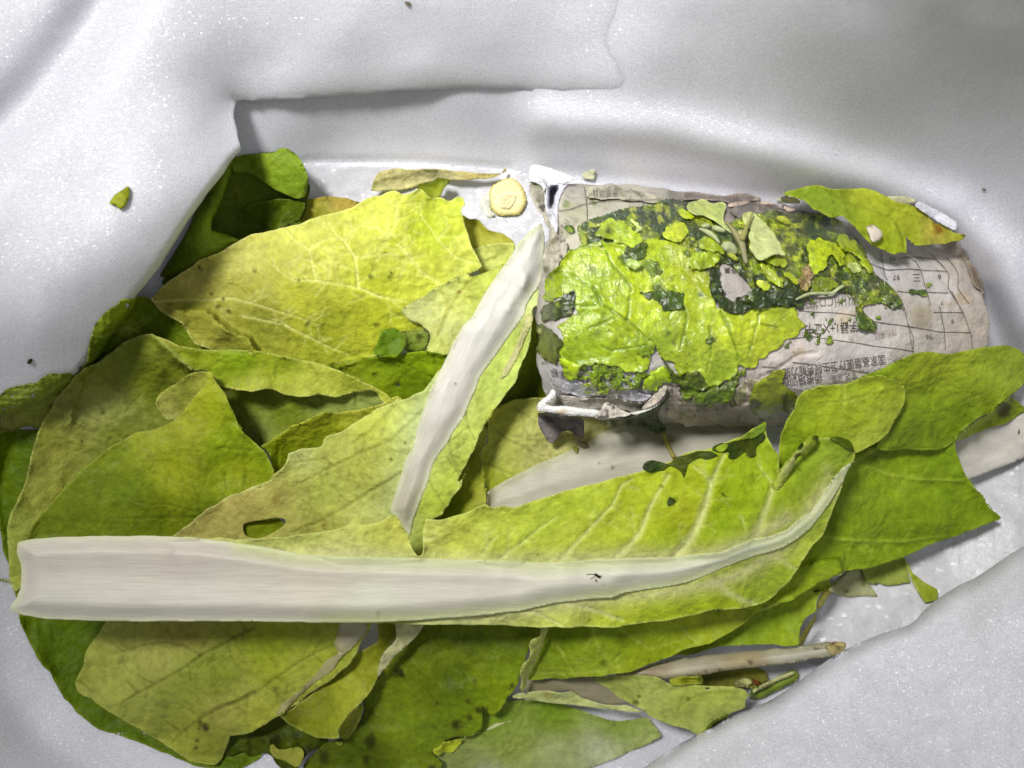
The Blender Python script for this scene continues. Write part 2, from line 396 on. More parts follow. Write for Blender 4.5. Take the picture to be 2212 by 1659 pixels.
foamn = material('foam_sheet_rough', .35, .5, 0, (('cell', 380, .0006, (1,.5,1,20)), ('noise', 1200, .0002, None)), colvar=.04, colscale=150, sparkle=(700, .8, .5))
flesh = material('root_flesh', .35, .5, 0, (('noise', 900, .0003, None),), colvar=.05, colscale=300, sss=.0)

# ================= THE FOAM LINER =================
liner = thing('foam_liner', (1106, 1300), 'white pearly foam sheet lining the container under and around the vegetable scraps', 'foam liner')
FW = '#dfdfe9'
sheet('floor_sheet', 'X -400 -400 2600 -400 2600 2050 -400 2050', foam, FW, h=7, th=14, sm=0, jag=0, mott=.02, relief=(6,190), fine=(.3,40), it=1, edge=None,
  z='700 380 2;900 420 0;1100 440 0;1100 360 12;1300 700 0;700 345 14;900 345 14;1000 285 62;700 285 62;700 215 118;1000 205 122;1290 205 172;1200 300 80;1500 340 118;1500 240 190;'
    '1800 300 235;1700 410 120;1900 460 130;1400 100 262;1800 80 430;2150 60 560;1300 -150 330;2000 -200 680;2480 -150 820;2480 300 560;2120 420 225;2170 620 170;2240 820 120;2330 700 260;2480 800 420;'
    '2120 800 60;2150 1000 15;2050 1200 0;1900 1300 0;2300 1100 120;2500 1200 330;1500 1600 10;1000 1640 6;1200 1900 120;700 1660 20;500 1720 60;250 1640 70;60 1560 100;-40 1400 120;-60 1250 110;-200 1600 260;0 1800 230;'
    '-300 1200 330;-120 1000 200;60 1000 30;-100 700 230;200 700 70;400 400 110;300 100 200;700 0 250;-300 -300 380;800 -300 350;600 900 0;1200 1000 0;1800 900 0;1200 1400 0;400 1200 0;1800 2000 300;2500 1900 400',
  grooves=[('X 660 348 900 347 1100 362', 9, 5), ('X 1180 262 1450 285 1700 345 1900 400 2060 460 2160 560 2220 700', 50, -30), ('X 1190 372 1450 398 1700 430', 24, 10),
           ('X 0 1480 90 1590 240 1700', 55, 12), ('X 2120 640 2170 760 2230 840', 28, 14)], parent=liner)
sheet('wet_floor_patch', 'X 1700 1130 1900 1080 2060 1010 2240 960 2300 1100 2200 1260 2050 1360 1900 1430 1760 1440 1660 1340', foamn, '#e2e1e6', z='floor', lift=2, h=5, th=2, jag=3, mott=.03, relief=(4,90), fine=(1.5,30), roll=[(None,14,2)], parent=liner)
sheet('floor_patch', 'X 655 352 900 350 1100 366 1190 390 1190 520 1120 560 900 520 700 480 640 420', foamn, '#d6d6de', z='floor', lift=1.5, h=4, th=1.5, jag=1, mott=.02, relief=(2,60), fine=(.8,24), roll=[(None,10,1.5)], parent=liner)

# ================= SCRAPS ON THE FLOOR, BACK LEFT =================
sheet('dry_leaf', 'Q 350 560 372 470 420 390 600 362 900 368 1150 385 1400 415 1490 398 1520 345 1550 378 1500 412 1400 442 1150 465 1000 462 905 472 880 475 700 535 500 556', leaf, '#d9d2a0',
  cols='810 405 #d2cd9c;850 385 #ddd5a8;950 370 #e0d9b2;1040 378 #d8c890;1090 366 #b49a62', z='820 400 22;900 375 34;1000 378 26;1090 365 36', edge='#c9c27c', veins=['Q 380 440 600 385 900 385 1200 400 1450 420'], vs=.4, vd=2, vc='#b8a870', fine=(1.5,30),
  label='thin pale straw-coloured leaf strip lying along the foot of the back foam wall', cat='leaf')
sheet('leaf_piece', 'Q 750 500 830 485 905 468 922 432 985 440 1050 455 1040 490 1000 520 965 590 950 625 900 640 850 600 820 570 760 545', leaf, '#7c8f22',
  cols='900 390 #4e641c;935 385 #3f5416;925 405 #8fa030;940 415 #a9b548', z='900 400 40;950 400 30;930 430 44', edge='#3c4a14', ew=4, label='small dark green leaf scrap under the straw-coloured strip', cat='leaf scrap')
sl = thing('root_slice', (1095, 425), 'pale yellow round root slice with a five-sided core on the foam floor', 'vegetable slice')
sheet('flesh', 'Q 1385 640 1380 560 1440 485 1520 448 1605 455 1655 500 1690 560 1712 650 1690 720 1640 775 1540 780 1455 765 1400 705', flesh, '#f0e3a0', z='floor', lift=2, h=2.4, th=10, dome=(9,8), relief=(0,1), fine=(.5,20), edge='#d9c766', ew=7, mott=.05, jag=2,
  cols='1085 395 #f0e6ae;1120 450 #efe2a2', parent=sl)
sheet('core', 'Q 1440 650 1485 580 1560 555 1620 590 1610 665 1560 715 1485 705', flesh, '#ddc68c', z='floor', lift=.8, h=2, th=2, dome=(4,1.0), relief=(0,1), fine=(.4,16), edge='#fbf4c4', ew=5, mott=.04, jag=1.5, parent=sl)
sheet('leaf_tatter', 'Q 1330 600 1385 560 1395 640 1400 720 1440 770 1380 790 1330 740 1300 660', flesh, '#e2e2d6', z='floor', lift=.8, th=.6, edge='#d3dca0', mott=.1, label='pale translucent skin scrap beside the yellow root slice', cat='skin scrap')
sheet('yellow_leaf', 'X 610 470 655 432 700 424 745 425 790 440 830 470 840 520 700 540 590 530', leaf, '#b3a544', z='650 440 40;760 440 34;700 500 30', edge='#a08a35', cols='650 440 #a8a63c;740 432 #cbb360;700 480 #9aa034',
  spots=[(706,425,4,'#6e4f20'),(772,437,4,'#4a3a1c')], label='yellowing leaf edge between the curled green leaf and the bright leaf', cat='leaf')
sheet('olive_leaf', 'Q 1150 760 1210 812 1280 805 1340 860 1400 905 1500 930 1570 975 1610 1010 1500 1120 1300 1150 1200 1060 1100 900', leaf, '#b4b348', z='1020 500 30;1100 520 46;1060 560 40', edge='#8a8430', mott=.12, label='olive yellow leaf behind the bright leaf, beside the white stalk tip', cat='leaf')
sheet('pale_leaf', 'Q 1200 1060 1290 1045 1400 1018 1560 1012 1620 1008 1600 1080 1560 1200 1450 1260 1330 1290 1240 1200', leaf, '#d0d886', z='1040 545 52;1110 530 62;1080 580 48', edge='#e3e6a8', veins=['Q 1380 1100 1385 1200'], label='pale green leaf between the bright leaf and the white stalk tip', cat='leaf')

# ---- curled green leaf in the back left corner, cavity shade put into its colours ----
cl = thing('curled_leaf', (520, 440), 'green leaf rolled into an open scroll in the back left corner, shade painted in its hollow', 'leaf')
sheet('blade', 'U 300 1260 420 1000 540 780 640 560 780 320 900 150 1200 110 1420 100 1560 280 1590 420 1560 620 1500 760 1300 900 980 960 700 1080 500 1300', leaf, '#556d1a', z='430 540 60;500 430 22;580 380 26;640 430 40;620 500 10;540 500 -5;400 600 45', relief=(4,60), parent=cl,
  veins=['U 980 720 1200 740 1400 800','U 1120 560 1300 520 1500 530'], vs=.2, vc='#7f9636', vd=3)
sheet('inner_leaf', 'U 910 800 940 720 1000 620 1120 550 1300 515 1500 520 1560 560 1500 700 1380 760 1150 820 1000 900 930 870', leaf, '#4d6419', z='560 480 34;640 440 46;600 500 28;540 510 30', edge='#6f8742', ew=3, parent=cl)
sheet('rolled_edge', 'U 905 165 1000 130 1140 118 1240 118 1300 108 1305 80 1350 66 1400 74 1462 118 1500 165 1545 235 1582 345 1560 500 1480 520 1390 490 1300 440 1170 350 1060 285 990 285 918 292', leaf, '#7d9a30', z='505 340 86;560 330 96;620 330 100;660 380 92;655 430 66;600 410 72;540 378 74;590 370 92', roll=[('U 905 165 1140 118 1350 66 1500 165 1582 345 1560 500', 16, 14)], lift=8,
  cols='520 345 #6d8a2b;600 340 #8aa53c;640 390 #87a43c;650 430 #617c22', veins=['U 1080 285 1180 220 1300 130','U 1140 118 1160 200'], vs=.45, vc='#9fb75c', edge='#8ea84e', it=3, parent=cl)
sheet('outer_roll', 'U 918 165 905 290 860 450 805 600 742 700 735 790 850 812 985 868 850 955 720 1040 560 1150 430 1190 280 1200 380 1020 520 800 600 620 700 420 800 250', leaf, '#78942b', z='500 350 100;470 430 112;450 510 118;480 520 108;400 580 90;360 600 70', lift=6, dome=(26,26), it=3,
  cols='500 350 #7a9434;470 440 #6f8a2c;460 500 #86a53a;490 520 #98b440;400 580 #5c7620', veins=['U 740 500 830 570','U 560 880 620 940 720 970'], vs=.35, vc='#a3b95e', parent=cl)

# ---- the two foam folds that hang over the pile on the left and along the back ----
sheet('side_fold', 'X 1560 -400 1540 60 1500 200 1400 240 1262 205 1130 192 1000 190 860 196 750 205 640 213 560 218 510 216 503 250 515 300 522 326 500 348 462 402 422 455 385 512 342 578 292 642 250 700 205 765 165 812 100 850 -20 900 -420 960 -420 -400', foam, FW, h=5.5, th=12, sm=3, jag=1.5, mott=.015,
  free=True, z='1000 190 160;1000 60 237;1000 -100 305;1000 -390 412;1150 190 160;1150 60 233;1150 -100 304;1150 -390 427;1285 190 190;1285 60 252;1285 -100 313;1285 -390 446;1350 190 197;1350 60 260;1350 -100 322;1420 190 196;1420 60 272;1420 -100 340;1420 -390 474;1540 60 300;1540 200 205;750 195 158;750 60 240;560 205 170;505 240 180;520 320 190;480 190 205;420 270 250;400 120 268;300 250 290;200 380 312;60 500 340;100 700 290;250 560 296;340 470 282;400 500 235;460 400 232;300 640 225;200 760 205;0 250 352;0 880 190;-100 880 220;-200 600 375;-400 900 330;-400 300 430;100 0 320;-300 -300 390;600 -300 340',
  roll=[('X 1400 240 1262 205 1130 192 1000 190 750 205 560 218 510 216', 60, 18), ('X 522 326 500 348 422 455 342 578 292 642 250 700 165 812 100 850 -20 900', 16, 22)],
  grooves=[('X -60 330 60 215 150 110 240 -30', 66, 42)], relief=(6,170), fine=(.3,40), it=1, lift=1, parent=liner)

# ================= LEFT PILE, LOWEST LEAVES =================
sheet('dark_leaf', 'X -70 925 0 930 80 925 300 990 600 1200 640 1480 560 1640 511 1664 | V 1700 1640 1500 1540 1200 1430 1000 1370 850 1320 700 1200 560 1050 420 820 240 560 180 360 | X 35 1285 12 1200 -5 1120 -60 1040', leaf, '#5c7a18', z='0 950 70;30 1200 60;60 1400 40;200 1560 32;420 1650 34;400 1200 10;600 1500 10', edge='#8aa02e', ew=4, relief=(6,120), mott=.12, jag=3,
  label='large dark green leaf lowest at the left rim of the pile', cat='leaf')
sheet('thin_root', 'X -30 1243 20 1253 60 1268 60 1274 20 1259 -30 1250', leaf, '#b9bb86', z='floor', lift=3, dome=(3,4), label='thin pale root thread crossing the left rim under the stalk', cat='root')
sheet('mottled_leaf', 'A -60 1010 0 990 100 925 300 890 450 822 560 820 660 830 720 900 600 1250 470 1300 330 1305 200 1285 100 1320 40 1340 -60 1360', leaf, '#9aa850', z='0 860 96;120 830 120;150 900 84;0 930 66', cols='0 850 #7e9440;60 860 #9dae62;110 820 #6c8434;120 890 #a0a45a;20 920 #b5b668', edge='#5b7326', ew=4, jag=4,
  veins=['A 20 1200 300 1080 560 880'], vs=.4, spots=[(113,880,9,'#7a5a26')], label='mottled grey-green leaf at the far left edge, behind the big olive leaf', cat='leaf')
sheet('ragged_leaf', 'A 1060 172 1130 168 1240 155 1300 168 1350 195 1440 222 1480 228 1540 260 1600 300 1700 292 1800 290 1850 330 1880 375 1990 440 2080 490 2150 500 2190 560 2230 640 2212 800 1700 860 1200 900 760 860 720 780 770 700 775 600 810 480 850 350 900 300 1010 225', leaf, '#6e8824',
  z='230 700 110;300 650 122;450 690 112;540 740 100;350 780 70;500 800 60', cols='260 660 #8a9c34;330 680 #5f7c20;400 690 #6c8626;470 710 #8b9c38;530 740 #9dab48;240 760 #55701c', edge='#aab25a', jag=3, mott=.14,
  veins=['A 900 500 1100 420 1300 330','A 1100 420 1250 480'], vs=.25, spots=[(225,668,9,'#263210'),(370,688,12,'#4c6420'),(205,700,5,'#2a3412'),(392,693,5,'#3a4a18')],
  label='ragged-edged dark green leaf rising against the left foam wall', cat='leaf')
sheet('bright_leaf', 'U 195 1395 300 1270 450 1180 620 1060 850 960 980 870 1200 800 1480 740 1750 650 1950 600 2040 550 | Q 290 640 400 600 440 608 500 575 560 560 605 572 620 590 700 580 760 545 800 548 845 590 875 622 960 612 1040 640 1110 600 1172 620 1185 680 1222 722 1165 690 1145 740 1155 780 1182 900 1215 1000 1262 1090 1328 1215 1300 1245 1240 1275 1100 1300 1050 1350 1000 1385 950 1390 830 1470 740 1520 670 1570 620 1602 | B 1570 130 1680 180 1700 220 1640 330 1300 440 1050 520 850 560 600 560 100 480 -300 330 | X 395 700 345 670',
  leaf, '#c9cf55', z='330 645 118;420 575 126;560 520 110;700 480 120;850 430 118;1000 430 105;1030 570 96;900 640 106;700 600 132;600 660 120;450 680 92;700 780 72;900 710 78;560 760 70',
  cols='330 650 #a5a052;420 600 #b4ae60;420 670 #98983c;520 560 #c6c46c;650 500 #d6d772;820 450 #d3d76a;980 450 #c3cf58;1020 560 #cdd56c;880 560 #ccd35e;700 560 #cdcf62;800 620 #c2cb44;650 650 #bcc045;560 700 #93973c;700 720 #a4ac38;820 690 #b6c03c;560 640 #a9a84c;760 520 #c4c85a;930 500 #bccb48',  # lower-left tones include cast shadow besides the leaf's own yellow-brown
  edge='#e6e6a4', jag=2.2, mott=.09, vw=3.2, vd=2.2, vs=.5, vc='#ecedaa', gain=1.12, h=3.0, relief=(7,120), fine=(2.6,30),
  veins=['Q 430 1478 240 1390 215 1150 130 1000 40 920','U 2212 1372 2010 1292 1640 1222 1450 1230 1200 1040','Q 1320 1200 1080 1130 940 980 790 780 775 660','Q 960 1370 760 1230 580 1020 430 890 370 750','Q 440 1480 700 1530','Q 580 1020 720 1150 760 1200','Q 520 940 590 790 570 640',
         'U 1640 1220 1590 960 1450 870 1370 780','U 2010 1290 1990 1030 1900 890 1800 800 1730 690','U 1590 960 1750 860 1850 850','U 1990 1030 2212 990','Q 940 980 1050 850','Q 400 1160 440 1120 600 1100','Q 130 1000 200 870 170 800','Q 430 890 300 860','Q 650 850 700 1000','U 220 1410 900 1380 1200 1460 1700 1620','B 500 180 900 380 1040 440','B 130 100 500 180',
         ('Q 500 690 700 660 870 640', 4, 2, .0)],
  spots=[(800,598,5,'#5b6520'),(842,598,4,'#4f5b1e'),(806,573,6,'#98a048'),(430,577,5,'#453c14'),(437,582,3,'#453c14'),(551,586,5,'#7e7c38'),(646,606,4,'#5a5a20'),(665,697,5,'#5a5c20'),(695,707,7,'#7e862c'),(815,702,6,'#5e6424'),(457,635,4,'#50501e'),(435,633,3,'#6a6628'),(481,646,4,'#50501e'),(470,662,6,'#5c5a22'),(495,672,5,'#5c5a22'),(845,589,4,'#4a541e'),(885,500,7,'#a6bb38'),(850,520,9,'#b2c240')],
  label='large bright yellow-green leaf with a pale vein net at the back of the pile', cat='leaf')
sheet('folded_leaf', 'B 1340 220 1440 194 1490 225 1535 300 1522 380 1480 442 1380 450 1268 442 1260 400 1295 320', leaf, '#5d8020', z='820 720 104;860 712 98;870 760 86', edge='#7d9c34', relief=(3,40), label='small dark green folded leaf tip below the bright leaf', cat='leaf scrap')
sheet('leaf_scrap', 'B 1490 228 1690 205 1755 250 1742 350 1690 405 1560 415 1525 370 1535 300', leaf, '#93a860', z='870 715 92;925 712 96;900 755 74', cols='880 720 #9fb46c;915 718 #a9bb78;890 750 #5e7828', edge='#36481a', spots=[(905,728,8,'#3d4d20')], label='grey-green scrap tucked beside the pale torn leaf', cat='leaf scrap')
sheet('pale_torn_leaf', 'Q 622 1602 740 1520 830 1465 950 1392 990 1380 1045 1345 1130 1290 1200 1272 1218 1305 1275 1298 1400 1232 1470 1222 1520 1195 1560 1240 1620 1200 1700 1300 1500 1659 | B 2100 140 2000 300 1925 415 1880 445 1800 418 1712 402 1740 350 1758 300 1745 240 1680 180 1600 150 1512 52',
  leaf, '#d3da94', z='880 665 112;960 610 118;1040 590 120;1080 640 118;940 750 98;920 700 104', cols='900 660 #d6dba4;980 620 #ccd78c;1030 590 #c3cf6a;960 700 #d8dea0;940 750 #d0d98c;1040 640 #c9d576', edge='#7b8a44', ew=2.5, jag=3,
  veins=['Q 1240 1290 1130 1420 1040 1560 985 1659','B 1900 20 1790 300 1750 340','Q 960 1400 1000 1500 1010 1560'], vc='#c0bf50', vs=.7, vd=-3, vw=4, spots=[(993,631,4,'#8a5a2a'),(918,742,4,'#6c7a30')],
  label='pale green torn leaf with dark rim, left of the slanting white stalk', cat='leaf')
sheet('shaded_leaf', 'B 840 515 1050 480 1300 450 1500 430 1700 402 1900 430 2000 500 2000 640 1850 800 1700 900 1500 920 1400 870 1250 740 1050 620', leaf, '#819c24', z='720 785 74;900 765 92;960 780 96;940 830 52;850 820 58;870 870 30', cols='720 790 #8b9a34;850 775 #839c28;930 775 #93b02a;900 830 #64801c',
  veins=['B 1380 455 1600 550 1780 640','B 1450 700 1500 640 1620 560','B 1790 440 1810 560'], vc='#5c741c', vs=.5, vd=3, holes=['B 1450 700 1475 672 1512 690 1490 728 1462 722'], spots=[(808,809,5,'#3d4a16'),(860,826,5,'#243010')],
  label='shaded mid-green leaf with a small hole, left of the slanting white stalk', cat='leaf')
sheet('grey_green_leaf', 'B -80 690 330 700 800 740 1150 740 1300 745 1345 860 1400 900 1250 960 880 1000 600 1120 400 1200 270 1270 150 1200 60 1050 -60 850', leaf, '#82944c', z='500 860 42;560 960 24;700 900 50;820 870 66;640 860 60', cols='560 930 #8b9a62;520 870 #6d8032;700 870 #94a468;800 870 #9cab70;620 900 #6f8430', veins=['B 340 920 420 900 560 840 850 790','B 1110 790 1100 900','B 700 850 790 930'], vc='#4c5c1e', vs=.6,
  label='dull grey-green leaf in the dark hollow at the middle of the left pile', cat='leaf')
sheet('strip_leaf', 'A 1330 482 1400 500 1500 540 1560 575 1640 592 2212 630 | B 160 408 300 410 600 468 800 520 1000 590 1130 640 1290 735 1440 818 1400 860 1345 845 1320 800 1285 742 1240 735 1180 755 1100 760 1000 795 930 806 800 770 720 790 620 802 500 785 400 742 330 735 260 750 190 768 100 745 0 730 | A 2100 968 1980 945 1900 920 1860 850 1790 800 1700 800 1620 745 1540 690 1440 600',
  leaf, '#a4b43e', z='335 728 150;400 755 140;500 790 128;640 800 122;760 830 112;840 865 104;480 840 112;600 860 104', cols='350 735 #a8aa48;420 770 #8da030;520 780 #84a22a;600 800 #a0b43c;700 820 #b7c056;780 840 #aab44a;560 840 #bcc35c;640 850 #bdc45e', edge='#d8d888', jag=2, lift=4,
  veins=['A 1650 600 1900 620 2212 640','B 720 530 780 620'], vc='#6d8424', vs=.4, label='long yellow-green folded leaf strip crossing the middle of the left pile', cat='leaf')
sheet('olive_big_leaf', 'A 1330 483 1280 478 1225 488 1160 512 1075 552 1010 610 940 665 850 722 740 768 700 800 645 838 610 890 560 950 490 1022 455 1120 385 1215 330 1330 290 1450 255 1590 | I 240 430 222 550 150 680 92 830 60 950 66 1060 72 1200 78 1400 135 1505 200 1460 500 1400 1100 1000 1700 500 2000 0 | A 2000 1150 1850 1000 1700 800 1500 610',
  leaf, '#98993a', z='300 722 148;335 730 150;220 780 122;160 830 104;100 920 92;50 1030 90;20 1100 96;25 1250 84;300 850 70;400 900 58;250 980 50;150 1080 52;200 1200 40;420 820 80;60 1330 60',
  cols='300 740 #878b38;220 800 #8e8e40;170 870 #a5a05c;210 880 #aaa66a;120 960 #949044;60 1060 #a8a452;30 1150 #adae58;330 820 #77802a;250 950 #868836;200 1100 #8a8634', edge='#ccc57c', ew=4, gain=np.array([.98,1.11,.98]), jag=2, relief=(8,140), mott=.12,
  veins=['A 1240 990 1100 1150 900 1250 700 1180 500 1130','A 900 1250 890 1500','A 1230 1010 1260 1200'], vs=.25, vc='#b9b470', spots=[(355,812,16,'#3c4a16'),(262,747,5,'#6a6a28'),(222,893,5,'#5a5a20'),(340,835,9,'#525c20')],
  label='big olive leaf with a painted-in lit rim curving down the left side of the pile', cat='leaf')
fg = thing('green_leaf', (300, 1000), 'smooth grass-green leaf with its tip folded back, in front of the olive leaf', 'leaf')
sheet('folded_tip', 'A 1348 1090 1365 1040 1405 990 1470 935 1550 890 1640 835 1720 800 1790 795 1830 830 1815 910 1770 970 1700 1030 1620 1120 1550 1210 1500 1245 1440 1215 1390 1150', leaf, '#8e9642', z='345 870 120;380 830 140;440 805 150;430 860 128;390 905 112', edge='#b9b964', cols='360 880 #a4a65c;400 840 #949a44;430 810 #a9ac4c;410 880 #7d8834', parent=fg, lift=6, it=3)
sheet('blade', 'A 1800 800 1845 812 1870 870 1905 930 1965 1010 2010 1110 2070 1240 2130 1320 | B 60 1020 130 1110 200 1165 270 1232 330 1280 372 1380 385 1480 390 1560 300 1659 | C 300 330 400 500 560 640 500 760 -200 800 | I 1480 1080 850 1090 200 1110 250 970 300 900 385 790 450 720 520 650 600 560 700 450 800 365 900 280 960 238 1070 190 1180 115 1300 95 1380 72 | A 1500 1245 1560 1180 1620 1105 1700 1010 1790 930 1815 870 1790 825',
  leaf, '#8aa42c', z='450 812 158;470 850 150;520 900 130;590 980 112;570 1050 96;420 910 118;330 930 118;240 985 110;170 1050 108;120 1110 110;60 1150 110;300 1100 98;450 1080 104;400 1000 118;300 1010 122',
  cols='450 820 #aab440;470 870 #9eae2e;530 920 #8aa428;580 980 #86a028;520 1030 #96a42e;420 920 #a3a93a;330 940 #96a040;240 990 #768a34;170 1060 #6f8530;380 1000 #9aa62c;400 1060 #8c9a2c;280 1060 #6c8430;480 960 #86a22a;330 1110 #5e761e;540 1090 #7c8e26;450 1110 #66801e', edge='#b7bb62', ew=3, jag=1.6, mott=.12,  # greens next to the main stalk carry its contact shade as colour
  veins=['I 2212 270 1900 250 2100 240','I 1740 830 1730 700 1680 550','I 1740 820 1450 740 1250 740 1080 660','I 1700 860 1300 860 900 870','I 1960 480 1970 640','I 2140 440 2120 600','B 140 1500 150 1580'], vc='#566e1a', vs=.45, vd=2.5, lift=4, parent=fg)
sheet('crumpled_leaf', 'B 270 1232 330 1195 450 1125 560 1060 650 1022 760 960 850 922 880 935 900 945 1000 938 1100 922 1200 895 1330 862 1400 820 1470 790 1520 830 1565 880 1572 965 1550 1030 1500 1090 1400 1180 1250 1300 1000 1450 700 1560 440 1560 385 1500 370 1400 335 1285', leaf, '#a3ae34',
  z='565 965 104;640 930 118;705 888 134;720 900 108;780 880 112;850 862 124;880 900 112;640 990 66;600 1010 74;700 980 86;830 950 100;590 1040 100', cols='570 970 #7d961f;640 925 #a9b038;700 895 #b3b83a;780 890 #b9bd48;850 870 #c6c75a;700 940 #7c9020;620 970 #8a9c22;640 1000 #5e7218;870 930 #a6ad38;600 1050 #95a030', edge='#c6c864', jag=2.5, lift=4, fine=(3,30),
  veins=['B 850 925 910 1000 960 1050','B 440 1200 430 1400'], vs=.4, vc='#5e701a', vd=4, label='crumpled yellow-green leaf between the green leaf and the dry yellow leaf', cat='leaf')

# ---- slanting leaf with its flat white stalk ----
sheet('olive_under_leaf', 'J 300 20 262 90 268 320 215 360 200 400 202 500 240 650 256 760 256 850 120 925 0 960 -400 1100 -300 700 0 300 150 0', leaf, '#a3a644', z='1050 900 70;1030 980 60;1040 1080 80;960 1120 90;980 980 70', edge='#c9c86c', cols='1050 920 #b4b656;1040 1000 #8f9434;1030 1060 #a0a840;970 1100 #7a8a24', jag=2,
  label='narrow olive leaf showing right of the slanting stalk', cat='leaf')
sheet('dark_under_leaf', 'X 1000 900 1040 830 1090 760 1130 705 1160 680 1190 700 1200 780 1210 870 1180 910 1060 930', leaf, '#7d962a', z='1060 900 20;1140 710 70;1170 860 10;1100 780 50', cols='1140 715 #b4c454;1110 770 #93aa38;1130 840 #5c7420', veins=['T 0 760 120 640 240 560','T 60 700 150 480 230 420'], vs=.3, label='green leaf in the dark gap between the slanting stalk and the parcel', cat='leaf')  # green darkens downwards: shade beside the parcel put into the colour
dl = thing('stalked_leaf', (950, 1000), 'pale dry yellow leaf with a flat white stalk slanting up to the newspaper parcel', 'leaf')
sheet('blade', 'B 520 1290 600 1265 700 1235 800 1228 830 1200 822 1170 900 1135 1000 1105 1060 1060 1120 1015 1250 935 1350 880 1440 830 1470 788 1490 830 1560 828 1640 780 1700 742 1760 670 1850 560 1920 440 1960 330 2050 190 2212 -20 | Q 1500 1240 1560 1140 1620 1040 1760 900 1838 830 1870 1000 1862 1250 1850 1400 1830 1560 | T 225 120 215 300 195 430 150 560 100 700 60 800 | J 350 0 300 60 165 320 80 500 0 680 | C 2100 80 2020 260 1960 330 1900 455 1860 520 1760 540 1720 600 1690 700 1700 800 1650 900 1400 800 900 800 200 800 -300 800 -500 740 | I 1490 1080 1480 1020 1560 975 1640 930 1700 860 1800 780 1900 715 1975 680 2090 640 2180 600 2300 595 | C 180 265 300 235 370 205 405 140 460 100 500 60 515 0',
  leaf, '#c2bd6a', z='1160 490 128;1130 640 128;1050 760 134;900 850 136;870 880 132;700 950 128;625 980 130;600 1060 126;480 1110 116;400 1150 108;700 1100 118;860 1140 124;880 1050 140;960 1000 146;1020 960 140;1050 880 132;1140 700 126;760 1040 122',
  cols='640 980 #d6d29a;700 960 #c3bd68;800 920 #c2bf5a;870 880 #ccca72;620 1030 #bcb566;600 1060 #bfae6a;520 1090 #bfa96a;440 1130 #b7a56a;500 1060 #c3b070;700 1060 #bab860;780 1010 #b9b45c;800 1100 #c0bb72;900 900 #d5d8a0;1000 960 #c9cc70;990 1040 #c2c864;930 1100 #b8be50;1090 780 #c8ce7a;1150 600 #d8d9a4;680 1130 #b0a660', edge='#dfdaa0', gain=np.array([.98,1.11,.98]), jag=3, mott=.10, lift=4, h=3.2,
  veins=[('B 1700 930 1400 1180 1200 1270 1000 1360 620 1560',4,3.5,.5),('B 1560 1450 1250 1620',5,4,.45),('C 1510 130 1000 450 800 560 540 660',4.5,3.5,.55),('C 900 60 700 20 600 -40',3,2,.3),('C 910 250 980 350 1050 390',3,2,.4),('C 650 380 800 530',3,2,.3),('B 1440 900 1300 1050 1070 1220',5,5,.3),
         'B 2060 880 2090 1060 2160 1200','B 1920 1200 1950 1330 2030 1470','C 1750 220 1820 330 1890 450','C 1900 0 2020 160','B 900 1400 850 1340 560 1380'], vc='#857c30',
  fade=('Q 1560 1240 1400 1520 | B 1980 430 1840 760 1740 1000 1630 1300 1530 1560 | C 1480 380 1520 560', 38, '#ccccae', .55),
  holes=['C 118 585 190 562 320 545 420 528 505 538 495 590 400 650 300 700 215 712 140 680'],
  spots=[(876,958,3,'#2a3418'),(700,1135,4,'#8a7a30'),(595,1078,10,'#a68c50'),(845,992,4,'#6e5a26')], parent=dl)
sheet('stalk', 'Q 1230 1659 1300 1530 1380 1395 1460 1270 1545 1170 1600 1075 1640 1040 1700 960 1760 900 1838 828 1868 960 1862 1100 1850 1300 1810 1400 1740 1500 1700 1560 1700 1620 | B 2185 640 2150 740 2100 850 2065 950 2000 1050 1950 1120 1900 1210 | C 1790 40 1750 180 1690 330 1650 440 1600 560 1588 700 1560 670 1510 595 1455 520 1405 470 1430 380 1480 220 1540 30 | B 1600 1260 1640 1080 1700 900 1745 770 1800 660 1900 450 1960 330 2050 170',
  stalkd, '#d6d3c6', gain=1.1, z='floor', lift=.4, soft=True, dome=(34,12), h=3.2, th=5, relief=(2,120), fine=(.4,20), stripe=(112, .7, 12, .02), edge='#d3d6ac', ew=9, mott=.03, jag=1, cols='1160 520 #dcdbd2;1080 700 #dad8cf;980 850 #d6d2c8;930 950 #cdc9bc;880 1080 #bdb8a6',
  spots=[(984,830,3,'#8a7a50'),(1025,860,3,'#7a7a50')], parent=dl)
sheet('pale_strip', 'T 150 195 218 198 212 260 185 340 125 480 65 600 0 725 -70 770 -30 650 50 500 105 360', leaf, '#d3d0a0', z='floor', lift=1.2, stripe=(115,1,8,.06), edge='#b9b472', label='narrow pale stem strip beside the slanting white stalk', cat='stem strip')
# ---- leaf with a broad pale stalk under the parcel ----
ul = thing('broad_stalk_leaf', (1200, 1000), 'yellow leaf with a broad greyish stalk lying under the newspaper parcel', 'leaf')
sheet('blade', 'J 292 40 500 -60 1100 -100 2000 -80 2600 60 2600 300 2100 500 1500 700 900 860 500 940 300 920 262 880 250 740 235 620 205 500 202 430 215 365 270 315 262 100', leaf, '#c4c86e', z='1070 900 50;1050 1000 56;1060 1090 70;1160 900 40;1300 920 40;1600 930 40;1400 1010 60;1180 1080 66', cols='1080 900 #b3b950;1080 960 #bcc268;1060 1040 #9fac40;1150 940 #c6c87c;1250 930 #cfcd92;1180 980 #c9c684', jag=1.5,
  veins=['J 290 150 420 280 600 370 750 430 880 430','J 220 480 350 540 500 600','J 500 20 640 100 700 150','J 480 265 620 262 750 240','J 380 290 310 340 260 370','J 620 290 800 300 1000 240'], vc='#8f9050', vs=.6, vd=3, parent=ul)
